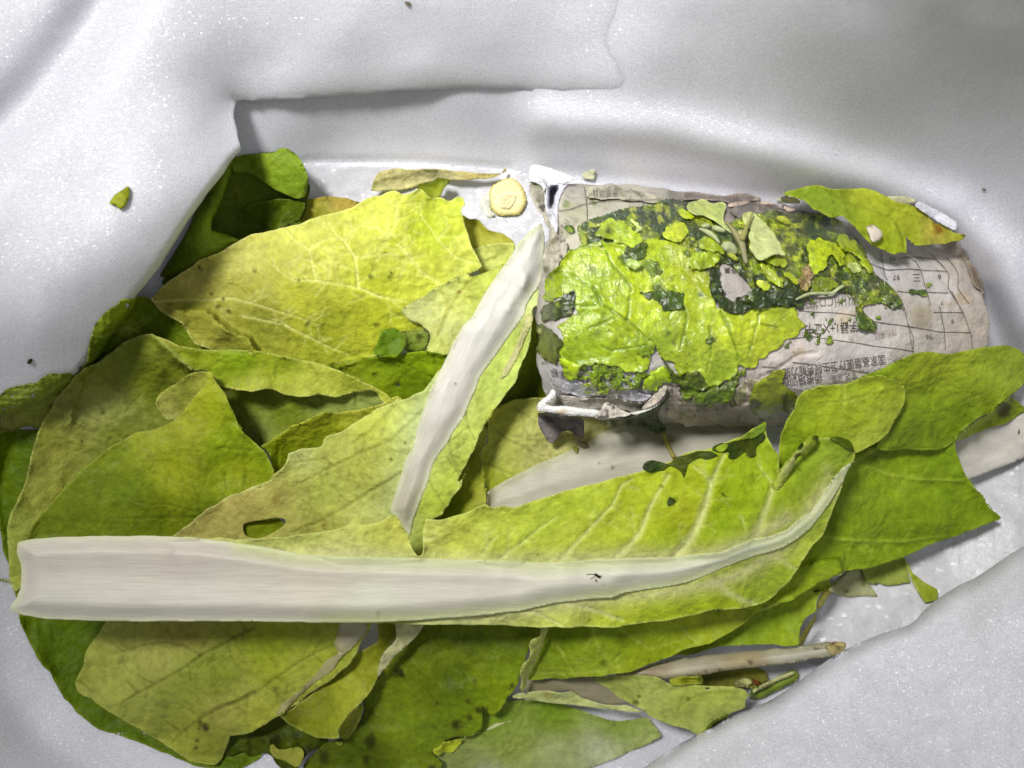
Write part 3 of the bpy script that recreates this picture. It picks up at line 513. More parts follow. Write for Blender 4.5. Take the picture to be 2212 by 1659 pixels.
sheet('stalk', 'J 262 740 350 690 500 605 700 500 900 420 1100 330 1250 230 1400 160 1600 130 2212 60 2600 40 2600 420 2212 500 1900 600 1600 680 1200 780 900 860 600 930 380 940 250 900', stalkm, '#c9c5b4', z='floor', lift=.4, soft=True, dome=(60,14), h=4, th=5, stripe=(-20,.8,14,.03), relief=(2,120), fine=(.4,20), edge='#c6c89a', ew=14, mott=.04, jag=1, spots=[(1294,1001,2.5,'#6a6040'),(1323,1010,4,'#6e6444'),(1322,1013,3,'#6e6444')], parent=ul)


# ================= THE NEWSPAPER PARCEL =================
def bz(u, v):
    T = np.interp(u, [1160,1210,1300,1450,1600,1700,1850,2000,2075,2140], [400,393,397,412,432,452,487,512,530,600])
    B = np.interp(u, [1160,1300,1500,1660,1850,1980,2120,2140], [870,906,916,912,900,885,840,790])
    t = np.clip((v-T)/(B-T)*2-1, -1, 1); R = np.interp(u, [1150,1300,1700,2000,2140], [262,272,258,225,190])
    z = 12+R*(1-np.abs(t)**2.6)**(1/2.6)
    e = np.clip((u-1152)/70, 0, 1); return 12+(z-12)*np.sqrt(np.clip(1-(1-e)**2, .02, 1))
np_ = thing('newspaper_parcel', (1650, 660), 'rolled parcel of wet Chinese newspaper lying across the back right of the pile', 'parcel')
PB = ('X 1165 720 1157 690 1160 650 1168 610 1174 560 1182 520 1195 470 1206 420 1215 398 1250 394 1300 397 1380 402 1450 411 1530 420 1600 430 1650 440 1700 452 1770 466 1850 486 1930 500 2000 511 2060 522 2078 535 2090 552 2098 575 2110 600 2122 640 2132 675 2138 705 2134 740 2126 780 2112 830 2060 880 1980 900 1860 912 1700 915 1600 916 1500 918 1400 914 1300 908 1230 896 1186 872 1172 840 1163 800 1158 760')
CP = '#cdc4bb'
sheet('wrapper', PB, paper, CP, z=bz, h=3.0, th=4, relief=(5,130), fine=(3,36), mush=(3.5,44), it=3, mott=.10, jag=3, lift=3, edge='#a39a90', ew=5,
  cols='1230 420 #b9b3a6;1300 430 #bdb8a4;1250 470 #c4bfa8;1190 620 #cdc5be;1200 850 #d2ccd0;1350 860 #d3ced2;1500 880 #cbc2b4;1700 440 #9a918c;1800 480 #a8a09c;1900 560 #c8c3c6;2000 600 #c3bcb8;2080 580 #bdb2a4;2100 700 #bdb0a0;1950 700 #d2cac4;1800 720 #dcd4cc;1850 800 #dad0ce;1750 830 #d9d0d0;1700 780 #dccfc6;2050 640 #c9c2be;1980 680 #b8ae9c;1620 890 #b5ab9e;1550 420 #8f8880', gain=np.array([1.10,1.12,1.13]),
  grooves=[('M 0 1230 180 1160 300 1060 420 980 560 900 800 890', 4, 4), ('X 1240 420 1200 470 1182 560', 10, 9), ('R 450 480 600 560 700 600', 6, 5), ('R 620 600 520 760 470 840', 7, 7), ('N 480 1000 620 1100 700 1220', 7, 5), ('N 1000 640 1120 800 1200 900',5,6), ('X 1190 700 1176 760 1180 840', 7, 7),('X 1600 900 1700 905 1800 900', 6, 5)],
  spots=[(1250,455,22,'#a9a88a'),(1225,500,14,'#b8b290'),(1990,690,26,'#a89c84'),(2080,640,22,'#bba88c'),(1820,685,16,'#d2c0a4'),(1730,760,14,'#c9b59a'),(1690,850,12,'#cfae98'),(1560,880,16,'#8f8a5c'),(1780,470,16,'#7c7470'),(1450,415,14,'#7e786c'),(1640,450,18,'#857c74'),(1225,440,8,'#7e8a4c'),(1285,440,6,'#5a7428')], parent=np_)
sheet('torn_rim', 'N 1760 790 1820 850 1815 920 1850 985 1920 1040 1975 1100 2000 1150 2040 1230 2080 1310 2112 1360 2105 1440 2115 1530 2100 1560 2070 1440 2030 1420 1980 1370 1940 1260 1900 1180 1870 1090 1830 1030 1790 930', paper, '#8a7a68', z='floor', lift=3, h=2.6, fine=(3,18), jag=4, edge='#c8bca8', parent=np_)
# crumpled twist of paper at the left end
sheet('crumpled_end', 'R 185 250 230 232 300 245 330 300 345 400 318 470 345 520 400 590 420 640 440 720 500 760 520 820 510 870 460 930 430 1000 380 1060 330 1110 300 1090 305 950 330 850 372 740 350 640 300 560 255 520 240 450 200 390 172 330', paper, '#b9b4a4', z='1155 400 120;1175 450 150;1190 520 190;1215 560 215;1180 600 200', h=2.4, fine=(7,15), mush=(14,19), relief=(4,30), jag=4, lift=5, edge='#e4e0d0', ew=2, it=3,
  spots=[(1160,400,12,'#9b9c78'),(1168,430,10,'#83806e'),(1172,448,7,'#2c2624'),(1195,520,8,'#8a8468'),(1212,555,5,'#3a342c'),(1180,580,8,'#7e7a68')], mott=.2, parent=np_)
sheet('white_flap', 'R 172 190 192 118 225 104 290 112 380 135 440 158 500 180 560 205 576 240 540 262 450 272 360 290 330 310 320 340 340 400 345 450 320 470 322 400 300 300 240 262 180 250 170 220', cotton, '#eceef0', z='1145 360 110;1200 370 120;1235 385 128;1170 400 128', h=2.6, relief=(3,30), fine=(1.6,14), jag=2, lift=4, edge='#b9c49c', ew=2, it=3, parent=np_)
sheet('inner_white', 'R 345 300 440 285 540 270 500 310 460 370 440 440 425 520 428 600 440 680 420 720 390 640 360 560 330 500 325 420', cotton, '#e2e2ea', z='floor', lift=2, h=2.6, fine=(2,14), jag=2, parent=np_)
sheet('edge_fold', 'L -60 230 0 215 90 208 200 225 300 245 420 230 520 225 640 230 760 235 860 238 930 255 1000 275 1080 290 1110 300 1090 325 1040 338 960 340 860 352 780 362 730 375 640 420 560 370 470 350 380 345 280 320 200 300 100 305 0 330 -60 310', paper, '#8d827b', z='floor', lift=4, h=2.4, fine=(5,13), mush=(8,16), jag=4, edge='#cdbcae', ew=3, mott=.3, parent=np_)
sheet('pink_fold', 'L 590 395 640 375 720 380 780 360 860 348 960 352 1060 335 1180 340 1260 370 1380 400 1500 420 1600 440 1640 470 1560 480 1480 500 1420 440 1340 420 1240 420 1160 410 1060 380 960 365 880 385 800 400 740 430 680 410 620 440', paper, '#e2cdbc', z='floor', lift=6, h=2.4, fine=(4,12), mush=(5,14), jag=3, edge='#a9938a', mott=.12, parent=np_)
sheet('grey_fold', 'L 600 430 700 430 820 400 960 380 1080 400 1200 420 1320 430 1420 470 1400 520 1300 540 1320 600 1240 610 1140 590 1080 560 1000 510 980 480 900 500 820 520 800 600 740 560 660 500 610 470', paper, '#8f8783', z='floor', lift=4, h=2.4, fine=(4,12), mush=(7,16), jag=4, mott=.35, edge='#6f6864', parent=np_)
sheet('lower_fold', 'T 1400 820 1480 880 1560 900 1700 880 1800 850 1960 830 2060 790 2212 740 | X 1660 830 1690 850 1700 915 1640 925 1560 918 1480 920 1440 900', paper, '#bdb0a0', z='floor', lift=5, h=2.4, fine=(4,14), mush=(12,22), jag=5, js=14, mott=.3, gain=1.1, edge='#e6dccb', ew=2, mix2=(('#7c8a3a',18,.2,.6),('#3c4a1e',12,.35,.7)), it=3, parent=np_)
sheet('crinkled_strip', 'R 680 320 760 285 860 290 1000 310 1150 335 1300 385 1400 420 1380 450 1250 440 1100 420 950 415 800 420 700 400', paper, '#c4bfa8', z='floor', lift=3, h=2.4, fine=(3,12), mush=(8,18), jag=3, mott=.2, edge='#e4e0d0', ew=2, mix2=(('#6f7450',14,.25,.6),('#4a4a3c',8,.4,.7)), it=3, parent=np_)
# lower left: the torn cottony fold
sheet('cotton_patch', 'O 440 240 520 200 600 150 680 190 740 240 800 200 860 110 900 60 960 100 1000 180 1100 200 1240 240 1300 200 1420 180 1520 230 1500 300 1540 340 1640 340 1740 380 1700 460 1560 500 1400 480 1250 430 1100 440 900 430 700 420 540 400 420 380 390 320', cotton, '#dcdae0', z='floor', lift=4, h=2.4, fine=(4,10), mush=(5,11), jag=5, mott=.06, cols='1230 850 #d9d7e2;1330 840 #dedae0;1300 830 #d4d2b4;1390 855 #dad8e2', parent=np_)
sheet('hollow_fold', 'O 170 545 260 460 400 385 560 400 720 440 880 430 1100 430 1260 430 1400 490 1560 510 1720 460 1860 330 1920 260 1925 400 1850 480 1700 590 1500 640 1300 600 1100 560 860 590 500 575 300 555', paper, '#d2ccbe', z='1180 870 170;1230 858 205;1300 862 200;1370 872 200;1430 845 215', h=2.4, lift=4, fine=(1.2,16), relief=(3,30), it=2, jag=1, parent=np_)
sheet('white_rim', 'O 35 580 45 545 75 500 110 468 160 430 215 390 250 340 268 290 300 300 320 340 330 400 290 450 230 490 180 530 260 545 400 548 560 560 700 568 800 575 900 590 1000 620 1080 660 1060 700 900 715 700 700 560 690 400 672 280 660 160 632 80 632 45 615', cotton, '#fafaf6', z='1160 885 200;1185 840 215;1220 880 222;1300 892 222', h=2.3, lift=9, fine=(1,12), relief=(2,30), dome=(9,9), it=3, jag=1.5, spots=[(1217,891,7,'#dccba8'),(1208,893,5,'#e2d2b0')], edge='#d9d6c4', ew=2, parent=np_)
sheet('print_fold', 'O 860 690 900 640 960 600 1000 520 1040 480 1120 500 1200 560 1250 600 1380 640 1480 655 1420 690 1300 705 1150 735 1020 750 920 740', paper, '#d6cec2', z='1270 890 215;1310 870 222;1360 893 215', lift=7, h=2.3, fine=(4,11), mush=(7,14), it=3, jag=2.5, edge='#efe8da', mott=.16, spots=[(1318,873,6,'#4a4038'),(1312,886,5,'#7a7068'),(1326,880,4,'#3c342e')], parent=np_)
sheet('light_rim', 'O 1380 640 1500 622 1600 600 1700 555 1780 505 1850 445 1900 395 1925 355 1935 410 1895 455 1835 525 1765 585 1680 635 1580 670 1450 690', cotton, '#f6f3ea', z='1370 893 215;1400 875 222;1438 850 228', lift=9, h=2.2, dome=(6,7), fine=(.6,12), it=3, jag=1, parent=np_)
sheet('rolled_corner', 'O 1700 440 1780 330 1850 265 1900 235 1960 250 1930 330 1915 400 1850 470 1760 540 1640 590 1560 600 1600 540', paper, '#cbc2b4', z='floor', lift=6, h=2.4, dome=(10,8), fine=(1.2,14), it=3, edge='#e4ddd0', parent=np_)
sheet('hanging_tatter', 'O 55 640 120 650 300 662 500 690 720 725 755 790 750 870 742 950 715 1040 690 1010 640 985 600 955 560 940 500 915 440 925 400 935 370 990 330 1030 300 1060 262 1082 215 1055 180 1000 150 960 120 920 80 860 62 780', paper, '#857b80', z='1165 900 90;1200 910 92;1250 910 90;1185 950 72;1255 945 76;1170 925 86', h=2.3, fine=(3,14), mush=(8,22), jag=2.5, edge='#5f575c', ew=3, it=2, lift=3, mott=.2,
  cols='1170 900 #6d666e;1180 920 #948a8e;1200 935 #9a9092;1230 905 #787074;1245 930 #8e8480;1180 945 #857c72', veins=[('O 130 650 300 800 440 900',4,4,.5),('O 520 700 600 760 700 820 740 870',4,-4,.4),('O 520 890 620 850 720 800',2,2,.7),('O 600 960 700 1020',2,2,.7)], vc='#4a444a', parent=np_)
# rules and lines of type printed on the sheet
def rule(p, w_=2.0, c='#6a635c', **k): ribbon('printed_rule', p, ink, c, w_*.8, parent=np_, **k)
for p in ('R 440 510 560 490 660 450 760 432 900 420 1050 412 1200 416 1320 405', 'R 665 300 680 400 690 520 690 640', 'R 1060 320 1140 350 1170 420 1190 500',
          'M 545 270 690 285 850 295 1000 298 1150 308 1360 340', 'M 440 680 560 660 740 645 860 665 1000 690 1200 715 1420 745 1640 785 1900 815 2212 860', 'M 0 1082 120 1090 210 1095 300 1050 440 950',
          'M 440 1020 600 1035 800 1060 1000 1095 1200 1120 1400 1150 1640 1190', 'M 300 1390 460 1415 640 1440', 'M 1640 430 1800 455 2000 480 2212 520', 'N 480 1060 600 1110 720 1155 860 1145 1040 1135 1230 1155 1400 1160 1590 1175',
          'N 620 870 640 1000 660 1130 680 1250 720 1300', 'N 1000 960 1120 1020 1190 1130 1230 1260 1260 1380 1300 1500 1340 1660', 'N 1330 900 1460 1030 1560 1140 1612 1230 1605 1330 1590 1400 1640 1490 1740 1640', 'N 1580 970 1680 1090 1740 1200 1745 1320 1735 1410 1800 1510 1900 1640',
          'N 860 1460 1000 1480 1250 1470 1400 1480 1600 1485', 'N 880 985 1040 960 1250 975 1420 995', 'S 1450 1350 1600 1350 1700 1352', 'S 1000 1440 1250 1470 1500 1515 1760 1520', 'S 1200 1300 1240 1480 1270 1659', 'S 1500 1300 1540 1500 1550 1659', 'S 1600 1170 1720 1400 1770 1560 1775 1659',
          'T 640 685 700 675 760 670', 'T 780 847 900 846 1020 848 1130 848', 'T 1410 808 1560 830 1700 856', 'T 1370 970 1420 990 1520 995 1640 1000 1750 990','T 290 620 360 605','H 1240 60 1280 180 1275 300'):
    rule(p)
for body, at, size, ang, sq, c in (
    ("国家基层医疗卫生服务能力提升工", 'M 1790 985', 30, 188, .72, '#4c4642'), ("学器1+X证书", 'M 1400 520', 34, 183, .74, '#38322e'), ("师资培训提升护", 'M 870 1245', 33, 188, .68, '#403a36'),
    ("川川CD推行计划", 'M 1340 130', 36, 184, .78, '#6a625a'), ("97", 'N 900 1270', 20, 182, 1.0, '#4c4642'), ("三", 'N 1200 1270', 26, 182, .9, '#5a534e'), ("6", 'N 1500 1265', 20, 182, 1.0, '#4c4642'), ("96", 'S 1440 1560', 20, 184, 1.0, '#5a534e'), ("95", 'S 1130 900', 17, 185, 1.0, '#5a534e'), ("7", 'S 1530 1270', 16, 190, 1, '#5a534e'),('8', 'S 1620 1430', 16, 190, 1, '#5a534e'),
    ("技能等级", 'M 1950 590', 22, 190, .7, '#8a827a'), ("目录", 'M 1420 660', 22, 188, .7, '#a8a098'), ("办法", 'M 860 1060', 20, 188, .7, '#a8a098'), ("工作", 'M 1560 1110', 22, 190, .7, '#857c74'), ("全区卫生", 'M 1380 1220', 26, 190, .7, '#6c655e'),
    ("教育部门国家职业", 'R 1500 490', 22, 182, .8, '#4a4540'), ("示范项目", 'R 960 350', 22, 182, .8, '#55504a'), ("最美", 'R 2000 1030', 19, 181, .95, '#2e2a28'), ("王", 'O 470 90', 24, 195, .9, '#2c2826'), ("院", 'O 330 60', 24, 200, .8, '#3c3632'), ("与", 'O 1290 420', 18, 195, .9, '#2c2826'),
    ("行业标准", 'R 500 600', 20, 240, .8, '#6a645a'), ("一二三", 'L 1450 400', 20, 190, .8, '#4a4440'), ("评定办法", 'L 1320 415', 18, 184, .7, '#5f5650'), ):
    p = pts(at)[0]; text(body, (p[0], p[1]-size*.35), size*.8, -ang, ink, c, np_, sq)
# ================= WET LEAVES STUCK ON THE PARCEL =================
sheet('dark_pulp', 'R 600 640 700 590 850 545 1000 495 1150 470 1280 440 1400 400 1500 415 1600 450 1900 620 | S 60 480 240 510 430 505 520 520 640 560 740 640 830 760 870 820 905 930 960 1030 1050 1090 1120 1160 1200 1270 1180 1310 1100 1330 1060 1290 1000 1270 900 1290 840 1310 900 1380 985 1460 940 1530 860 1500 810 1440 800 1360 780 1260 740 1180 620 1180 500 1190 380 1230 350 1290 260 1330 120 1330 -60 1310 -150 1150 | R 1780 1260 1700 1140 1620 1000 1500 880 1300 800 1100 830 900 800 640 790', mushm, '#3c5a22', z='floor', lift=2.6, mix2=(('#8aa020',34,.12,.8),('#24391a',20,.1,.7),('#b9c43a',18,.3,.7),('#8c8a6a',14,.42,.6)), h=2.6, ragged=(22,-.34,12), fine=(3,14), mush=(5,26), relief=(0,1), mott=.45, it=1,
  cols='1300 470 #33502a;1450 450 #2f4a24;1500 520 #3a5a22;1600 480 #395822;1650 580 #445f24;1700 500 #2e4a20;1780 480 #345420;1850 560 #3a5e1e;1880 620 #33501e;1700 640 #58701e;1620 660 #2e4a22;1940 660 #44661e', holes=['R 1830 1060 1850 960 1960 985 2010 1060 2090 1140 2140 1200 2060 1240 1990 1250 1920 1260 1870 1200'], kind='stuff', label='dark wet pulp of rotten leaf smeared over the top of the newspaper parcel')
sheet('dark_fringe', 'T 560 640 700 620 850 600 1000 660 1150 690 1240 720 1300 800 1240 830 1100 860 900 850 780 900 720 880 700 780 600 760 | T 590 700', mushm, '#6f8c2c', z='floor', lift=5, h=2.4, ragged=(13,.14,60), fine=(2,12), mush=(2.5,16), relief=(0,1), mott=.5, it=1, kind='stuff', label='green crumbs of wet leaf sprinkled along the lower fold of the parcel')
sheet('fringe_right', 'T 1480 700 1560 700 1700 720 1760 830 1900 800 2000 700 2080 650 2060 760 1980 860 1940 940 1860 1000 1700 1010 1560 960 1460 880', mushm, '#6b8a28', z='floor', lift=4, h=2.4, ragged=(20,.02,40), fine=(2,12), mush=(4,20), relief=(0,1), mott=.5, it=1, kind='stuff', label='wet shredded leaf along the lower right fold of the parcel')
sheet('specks', 'M 560 0 1300 0 1700 60 2150 200 2100 420 1500 380 1700 520 1400 800 900 760 500 880 260 840 480 640 620 400', mushm, '#5c7a20', z='floor', lift=3, h=2.4, ragged=(13,.44,0), fine=(2,9), relief=(0,1), mott=.4, it=1, kind='stuff', label='tiny green specks scattered over the printed newspaper')
sheet('stuck_leaf', 'R 338 1085 380 1040 420 1010 462 950 500 900 535 860 575 838 650 812 720 785 785 772 850 782 920 780 1000 790 1050 820 1095 832 1140 800 1200 765 1270 748 1330 750 1400 762 1480 790 1530 820 1565 850 1530 880 1580 930 1650 900 1660 980 1740 1060 1770 1110 1750 1170 1775 1240 1800 1300 1840 1355 1900 1380 2000 1405 | M 0 190 60 180 140 240 200 256 300 200 370 172 420 220 470 250 520 330 560 400 610 440 640 490 600 545 540 555 500 610 430 665 340 700 280 780 220 830 140 860 80 890 20 960 -40 980 | T 2170 640 2080 655 2005 640 2000 700 1960 740 1900 780 1830 800 1760 838 1735 790 1700 730 1640 690 1560 715 1500 740 1480 700 1440 600 1370 610 1320 520 1250 420 1215 500 1240 600 1220 650 1160 700 1080 700 1000 690 930 640 850 640 760 630 640 640 620 700 570 730 530 680 510 610 440 560 430 490 490 430 470 360 410 300 480 260 560 225 590 180 582 60 | R 580 1200 480 1240 420 1270 360 1300 310 1290 308 1200 320 1130',
  wet, '#b0c92a', gain=.93, z='floor', lift=3.2, mix2=(('#5c7620',6,.46,.6),('#8fae2a',46,.1,.4)), h=2.7, relief=(2.5,60), fine=(1.8,26), jag=4, js=14, mott=.2, it=8, edge='#8aa52c', ew=3, vw=3.2, vd=3.2, vs=.75, vc='#6b8a28',
  cols='1200 600 #9ab32a;1240 560 #b3cc2a;1300 540 #bdd62c;1400 540 #b4cc2c;1450 560 #b6c83a;1250 650 #b0d04c;1280 700 #b2d046;1350 620 #c0d82e;1350 700 #c0d834;1230 740 #b6d44c;1300 770 #b8d63c;1420 740 #a8c43c;1450 690 #b4cc40;1500 700 #c3d63a;1560 700 #c8dc34;1650 680 #d0e038;1720 700 #ccdc3c;1640 760 #c4d43c;1560 780 #b6cf50;1480 640 #a9c23c;1500 600 #b4c23a;1400 660 #bcd22e;1200 680 #a3bc34;1250 800 #a4c42c;1560 820 #accc48',
  veins=[('T 750 -40 810 100 960 200 1050 260 1200 400 1260 430',4.2,4,.8),('T 580 122 700 120 810 120',3,3,.6),'T 1040 250 1060 60 1080 -40','T 700 320 850 260 960 215','T 820 470 900 510 1050 490 1220 460',('T 1440 -40 1500 90 1550 180 1555 260 1500 500',4,4,.85),('T 1850 180 1920 300 1970 450 2000 560',4,4,.8),'T 2212 40 2170 300 2080 580','R 870 880 930 1000 1040 1120 1080 1200','R 560 1060 640 1120 750 1200 800 1300','R 560 850 760 800 830 770 1000 790 1120 840','T 1760 300 1770 520 1730 700','M 0 470 100 500 230 520'],
  spots=[(1275,577,9,'#83962e'),(1209,622,7,'#8a9a3a'),(1357,567,13,'#4c6a22'),(1345,556,10,'#44601e'),(1397,567,6,'#7a8c30'),(1430,630,14,'#3f5e20'),(1450,645,11,'#46661e'),(1415,622,9,'#557424'),(1445,720,7,'#5e7426'),(1455,742,6,'#6a7a2a'),(1538,735,8,'#9aa850'),(1280,640,4,'#8a9e30'),(1450,600,6,'#9aa23c'),(1514,636,5,'#5e7426'),(1310,700,4,'#8aa030'),(1360,740,3,'#7a9a2c'),(1245,730,5,'#86a238'),(1290,720,7,'#87a236')],
  label='large vivid yellow-green wet leaf plastered on the left half of the parcel', cat='leaf', group=None)
for nm, out, col, lab, kw in (
 ('wet_leaf_piece', 'R 770 730 790 660 840 590 900 575 960 585 1010 600 1060 640 1090 690 1150 720 1182 780 1140 820 1090 832 1040 800 950 780 860 760', '#a9c42c', 'bright wet leaf piece just above the large vivid leaf, with one dark hole', dict(spots=[(1313,500,6,'#26381a')])),
 ('dark_leaf_piece', 'R 310 1330 440 1285 520 1230 580 1190 582 1260 575 1370 550 1420 480 1440 420 1465 360 1450 300 1490 280 1400 300 1350', '#3b5132', 'blackish wet leaf piece with a square corner at the left end of the parcel', dict(jag=2, cols='1180 670 #34482e;1220 650 #44583c;1230 680 #3c5234', spots=[(1203,657,5,'#9ab058')])),
 ('dark_leaf_flap', 'T 248 270 330 290 400 320 440 370 470 440 440 500 440 560 420 630 370 600 300 560 250 540 235 460 240 350', '#4a6030', 'dull dark wet flap hugging the left edge of the parcel', dict(spots=[(1165,715,6,'#c9d0a0')])),
 ('dark_leaf_piece', 'R 1750 1090 1780 1030 1830 1000 1835 1060 1830 1110 1850 1180 1875 1240 1920 1285 1980 1290 2060 1250 2140 1200 2212 1190 | S 100 1160 250 1165 330 1180 360 1230 345 1290 300 1300 230 1290 160 1300 90 1290 | R 2212 1370 2140 1370 2090 1385 2050 1412 1980 1400 1930 1395 1880 1365 1830 1335 1795 1270 1770 1190', '#2d4420', 'dark wet ring of pulp around the lower left of the newspaper window', dict(mush=(6,12))),
 ('dark_leaf_piece', 'R 1120 1215 1220 1225 1320 1210 1430 1212 1532 1213 1535 1290 1530 1370 1440 1360 1380 1390 1330 1350 1280 1290 1200 1260', '#466620', 'dark triangular patch in the middle of the vivid leaf', dict(lift=3)),
 ('dark_leaf_piece', 'R 1010 830 1060 815 1090 832 1150 800 1210 790 1200 850 1220 900 1150 930 1100 960 1040 930 1010 880', '#4a6426', 'dark wet notch at the top of the vivid leaf', dict(lift=3)),
 ('dark_leaf_piece', 'R 1160 960 1240 940 1300 970 1350 1030 1340 1060 1260 1060 1190 1020', '#7f9a28', 'glossy darker fold right of the pale blister', dict(lift=3)),
 ('wet_green_lump', 'T 440 560 520 590 600 620 640 680 620 740 560 780 500 740 480 680', '#a4c42a', 'vivid wet lump at the lower left corner of the big stuck leaf', dict(dome=(10,8))),
 ('wet_green_lump', 'T 1200 740 1260 700 1330 660 1400 640 1420 700 1420 780 1340 800 1290 860 1230 876 1180 850', '#a6c728', 'vivid wet lump above the white curled rim of the parcel', dict(dome=(10,9))),
 ('wet_leaf_piece', 'T 1100 520 1180 470 1240 420 1300 450 1270 520 1240 600 1200 560', '#8fae30', 'small frothy leaf piece at the torn vein of the big stuck leaf', dict(mush=(6,10))),
 ('wet_leaf_piece', 'T 1730 440 1760 400 1800 395 1815 430 1780 445', '#56702a', 'tiny dark tear near the middle of the vivid leaf', {}),
 ('dark_leaf_piece', 'T 1330 560 1400 620 1460 680 1500 740 1560 715 1600 680 1660 690 1690 750 1740 820 1700 850 1600 830 1480 820 1420 780 1400 700', '#55702a', 'dark green shred below the vivid leaf at the lower middle', dict(mush=(7,12))),
 ('wet_leaf_piece', 'R 1335 690 1400 640 1450 600 1500 610 1545 620 1565 680 1540 740 1510 800 1440 780 1370 745', '#bacb24', 'yellow wet leaf piece in the dark pulp left of the pale stems', dict(mush=(5,14))),
 ('wet_leaf_piece', 'R 1470 520 1510 490 1570 500 1610 540 1640 570 1580 585 1520 570', '#b4c822', 'small yellow-green piece under the pale notched leaf', {}),
 ('wet_leaf_piece', 'L 180 930 240 860 310 830 400 850 470 900 510 960 560 1060 580 1130 480 1100 440 1070 360 1060 220 1050', '#a3b828', 'olive yellow wet piece right of the vivid leaf top', dict(mush=(5,14))),
 ('wet_leaf_piece', 'L 110 1060 200 1070 360 1070 440 1100 500 1160 470 1230 400 1300 300 1330 200 1360 60 1320 20 1230 100 1180', '#a8bf26', 'mottled wet piece beside the newspaper window in the pulp', dict(mush=(5,12))),
 ('wet_leaf_piece', 'S 375 790 400 750 450 742 520 732 580 745 620 780 680 830 705 880 690 950 660 970 620 900 580 850 555 870 550 950 500 1000 450 1030 410 980 390 900', '#b4ca1e', 'lobed yellow-green wet piece on the right of the pulp', dict(mush=(6,14))),
 ('wet_leaf_piece', 'S 630 720 660 690 720 700 770 740 820 800 860 880 905 930 935 980 925 1012 875 1012 850 960 820 900 760 870 720 840 690 860 660 790', '#b0c624', 'finger-shaped yellow-green wet strip at the right end of the pulp', dict(dome=(8,8))),
 ('wet_leaf_piece', 'L 1060 1240 1100 1215 1150 1230 1200 1270 1260 1330 1330 1390 1390 1460 1425 1560 1415 1610 1370 1615 1310 1530 1240 1470 1180 1400 1130 1330 1080 1290', '#b9d034', 'slanting bright wet strip below the largest pale leaf', dict(dome=(6,6))),
 ('wet_leaf_piece', 'L 1020 1490 1080 1500 1150 1530 1220 1580 1200 1640 1150 1650 1080 1590 1030 1540', '#bccc3c', 'short bright wet strip right of the newspaper window', {}),
 ('wet_leaf_piece', 'L 1430 1380 1500 1370 1560 1420 1620 1480 1690 1500 1660 1560 1580 1560 1540 1500 1470 1460', '#b2c628', 'small yellow wet scrap in the middle of the right-hand pulp', {}),
 ('wet_leaf_piece', 'S 160 840 200 870 220 930 190 980 120 960 60 920 20 900 60 860', '#9db02a', 'olive scrap at the foot of the largest pale leaf', dict(mush=(5,12))),
 ('wet_leaf_piece', 'S 0 940 60 960 120 1010 180 1090 180 1150 120 1130 60 1080 0 1030', '#b3c73c', 'bright wet scrap left of the brown stained patch', {}),
 ('wet_leaf_piece', 'S 420 1050 520 1040 600 1060 640 1110 600 1170 520 1190 430 1170 400 1110', '#7b8f1e', 'flat olive wet piece under the lobed yellow piece', {}),
 ('pale_leaf_piece', 'S 725 950 760 925 810 930 850 970 840 1010 790 1020 740 1010', '#c4d69a', 'pale green curl in the dark pulp at the right end', dict(mush=(6,10))),
 ('brown_patch', 'S 340 960 390 950 430 1000 430 1080 400 1150 350 1160 310 1100 330 1020', '#9a8058', 'brownish pink stained scrap in the middle of the right-hand pulp', dict(mush=(5,10))),
 ('pale_leaf_piece', 'R 1030 600 1090 590 1140 600 1165 640 1150 680 1110 700 1120 650 1080 620 1045 615', '#c4d494', 'pale crescent scrap on the dark pulp above the vivid leaf', {}),
 ('pale_leaf_piece', 'R 752 612 785 605 812 612 808 640 780 662 752 640', '#bcd49a', 'tiny pale flat scrap at the upper left of the pulp', {}),
 ('pale_leaf_piece', 'R 780 790 815 775 840 800 815 825 785 815', '#b4cc8c', 'pale crumb on the rim of the vivid leaf', {}),
 ('pale_blister', 'R 1025 960 1050 935 1090 935 1130 945 1158 970 1155 1005 1120 1032 1075 1030 1040 1010', '#b9d69c', 'pale wrinkled round blister on the vivid leaf', dict(dome=(7,7), mush=(4,9))),
 ('wet_leaf_piece', 'H -60 560 0 520 60 480 130 440 200 440 190 500 160 560 200 590 300 640 290 680 280 740 200 850 100 860 0 850 -80 820 -110 700', '#8c9c20', 'olive wet leaf with dark blots on the lower right of the parcel', dict(jag=2, spots=[(1630,870,12,'#3c4a18'),(1690,900,10,'#6a6a28')], cols='1640 860 #8e9f22;1660 830 #a4b02c;1630 890 #74861f;1700 880 #6f7c24')),
 ('leaf_shred', 'S 780 1390 800 1360 850 1370 910 1420 960 1450 985 1480 930 1500 900 1480 860 1510 820 1490 795 1450', '#52741e', 'wet green shred hanging over the printed lines', dict(mush=(7,10))),
 ('leaf_shred', 'N 1010 1460 1080 1435 1180 1430 1260 1450 1310 1490 1300 1530 1240 1530 1150 1490 1060 1475', '#3f6020', 'dark leaf-shaped shred on the table rows of the newspaper', dict(mush=(4,10))),
 ('leaf_shred', 'N 1280 1370 1340 1330 1395 1345 1400 1380 1350 1400 1320 1385', '#8aa634', 'small light green shred beside the printed numbers', {}),
 ('leaf_shred', 'M 640 640 660 605 700 600 718 625 700 660 665 672', '#55761e', 'round green crumb on a printed rule', dict(dome=(4,4))),
 ('leaf_shred', 'M 930 730 980 690 1020 700 1080 730 1095 760 1060 765 1020 735 960 750', '#6f9026', 'thin star-like green crumb on the printed lines', {}),
 ('leaf_shred', 'R 500 655 540 650 580 650 575 690 545 700 540 675', '#48701c', 'green crumb on the crumpled left part of the newspaper', {}),
):
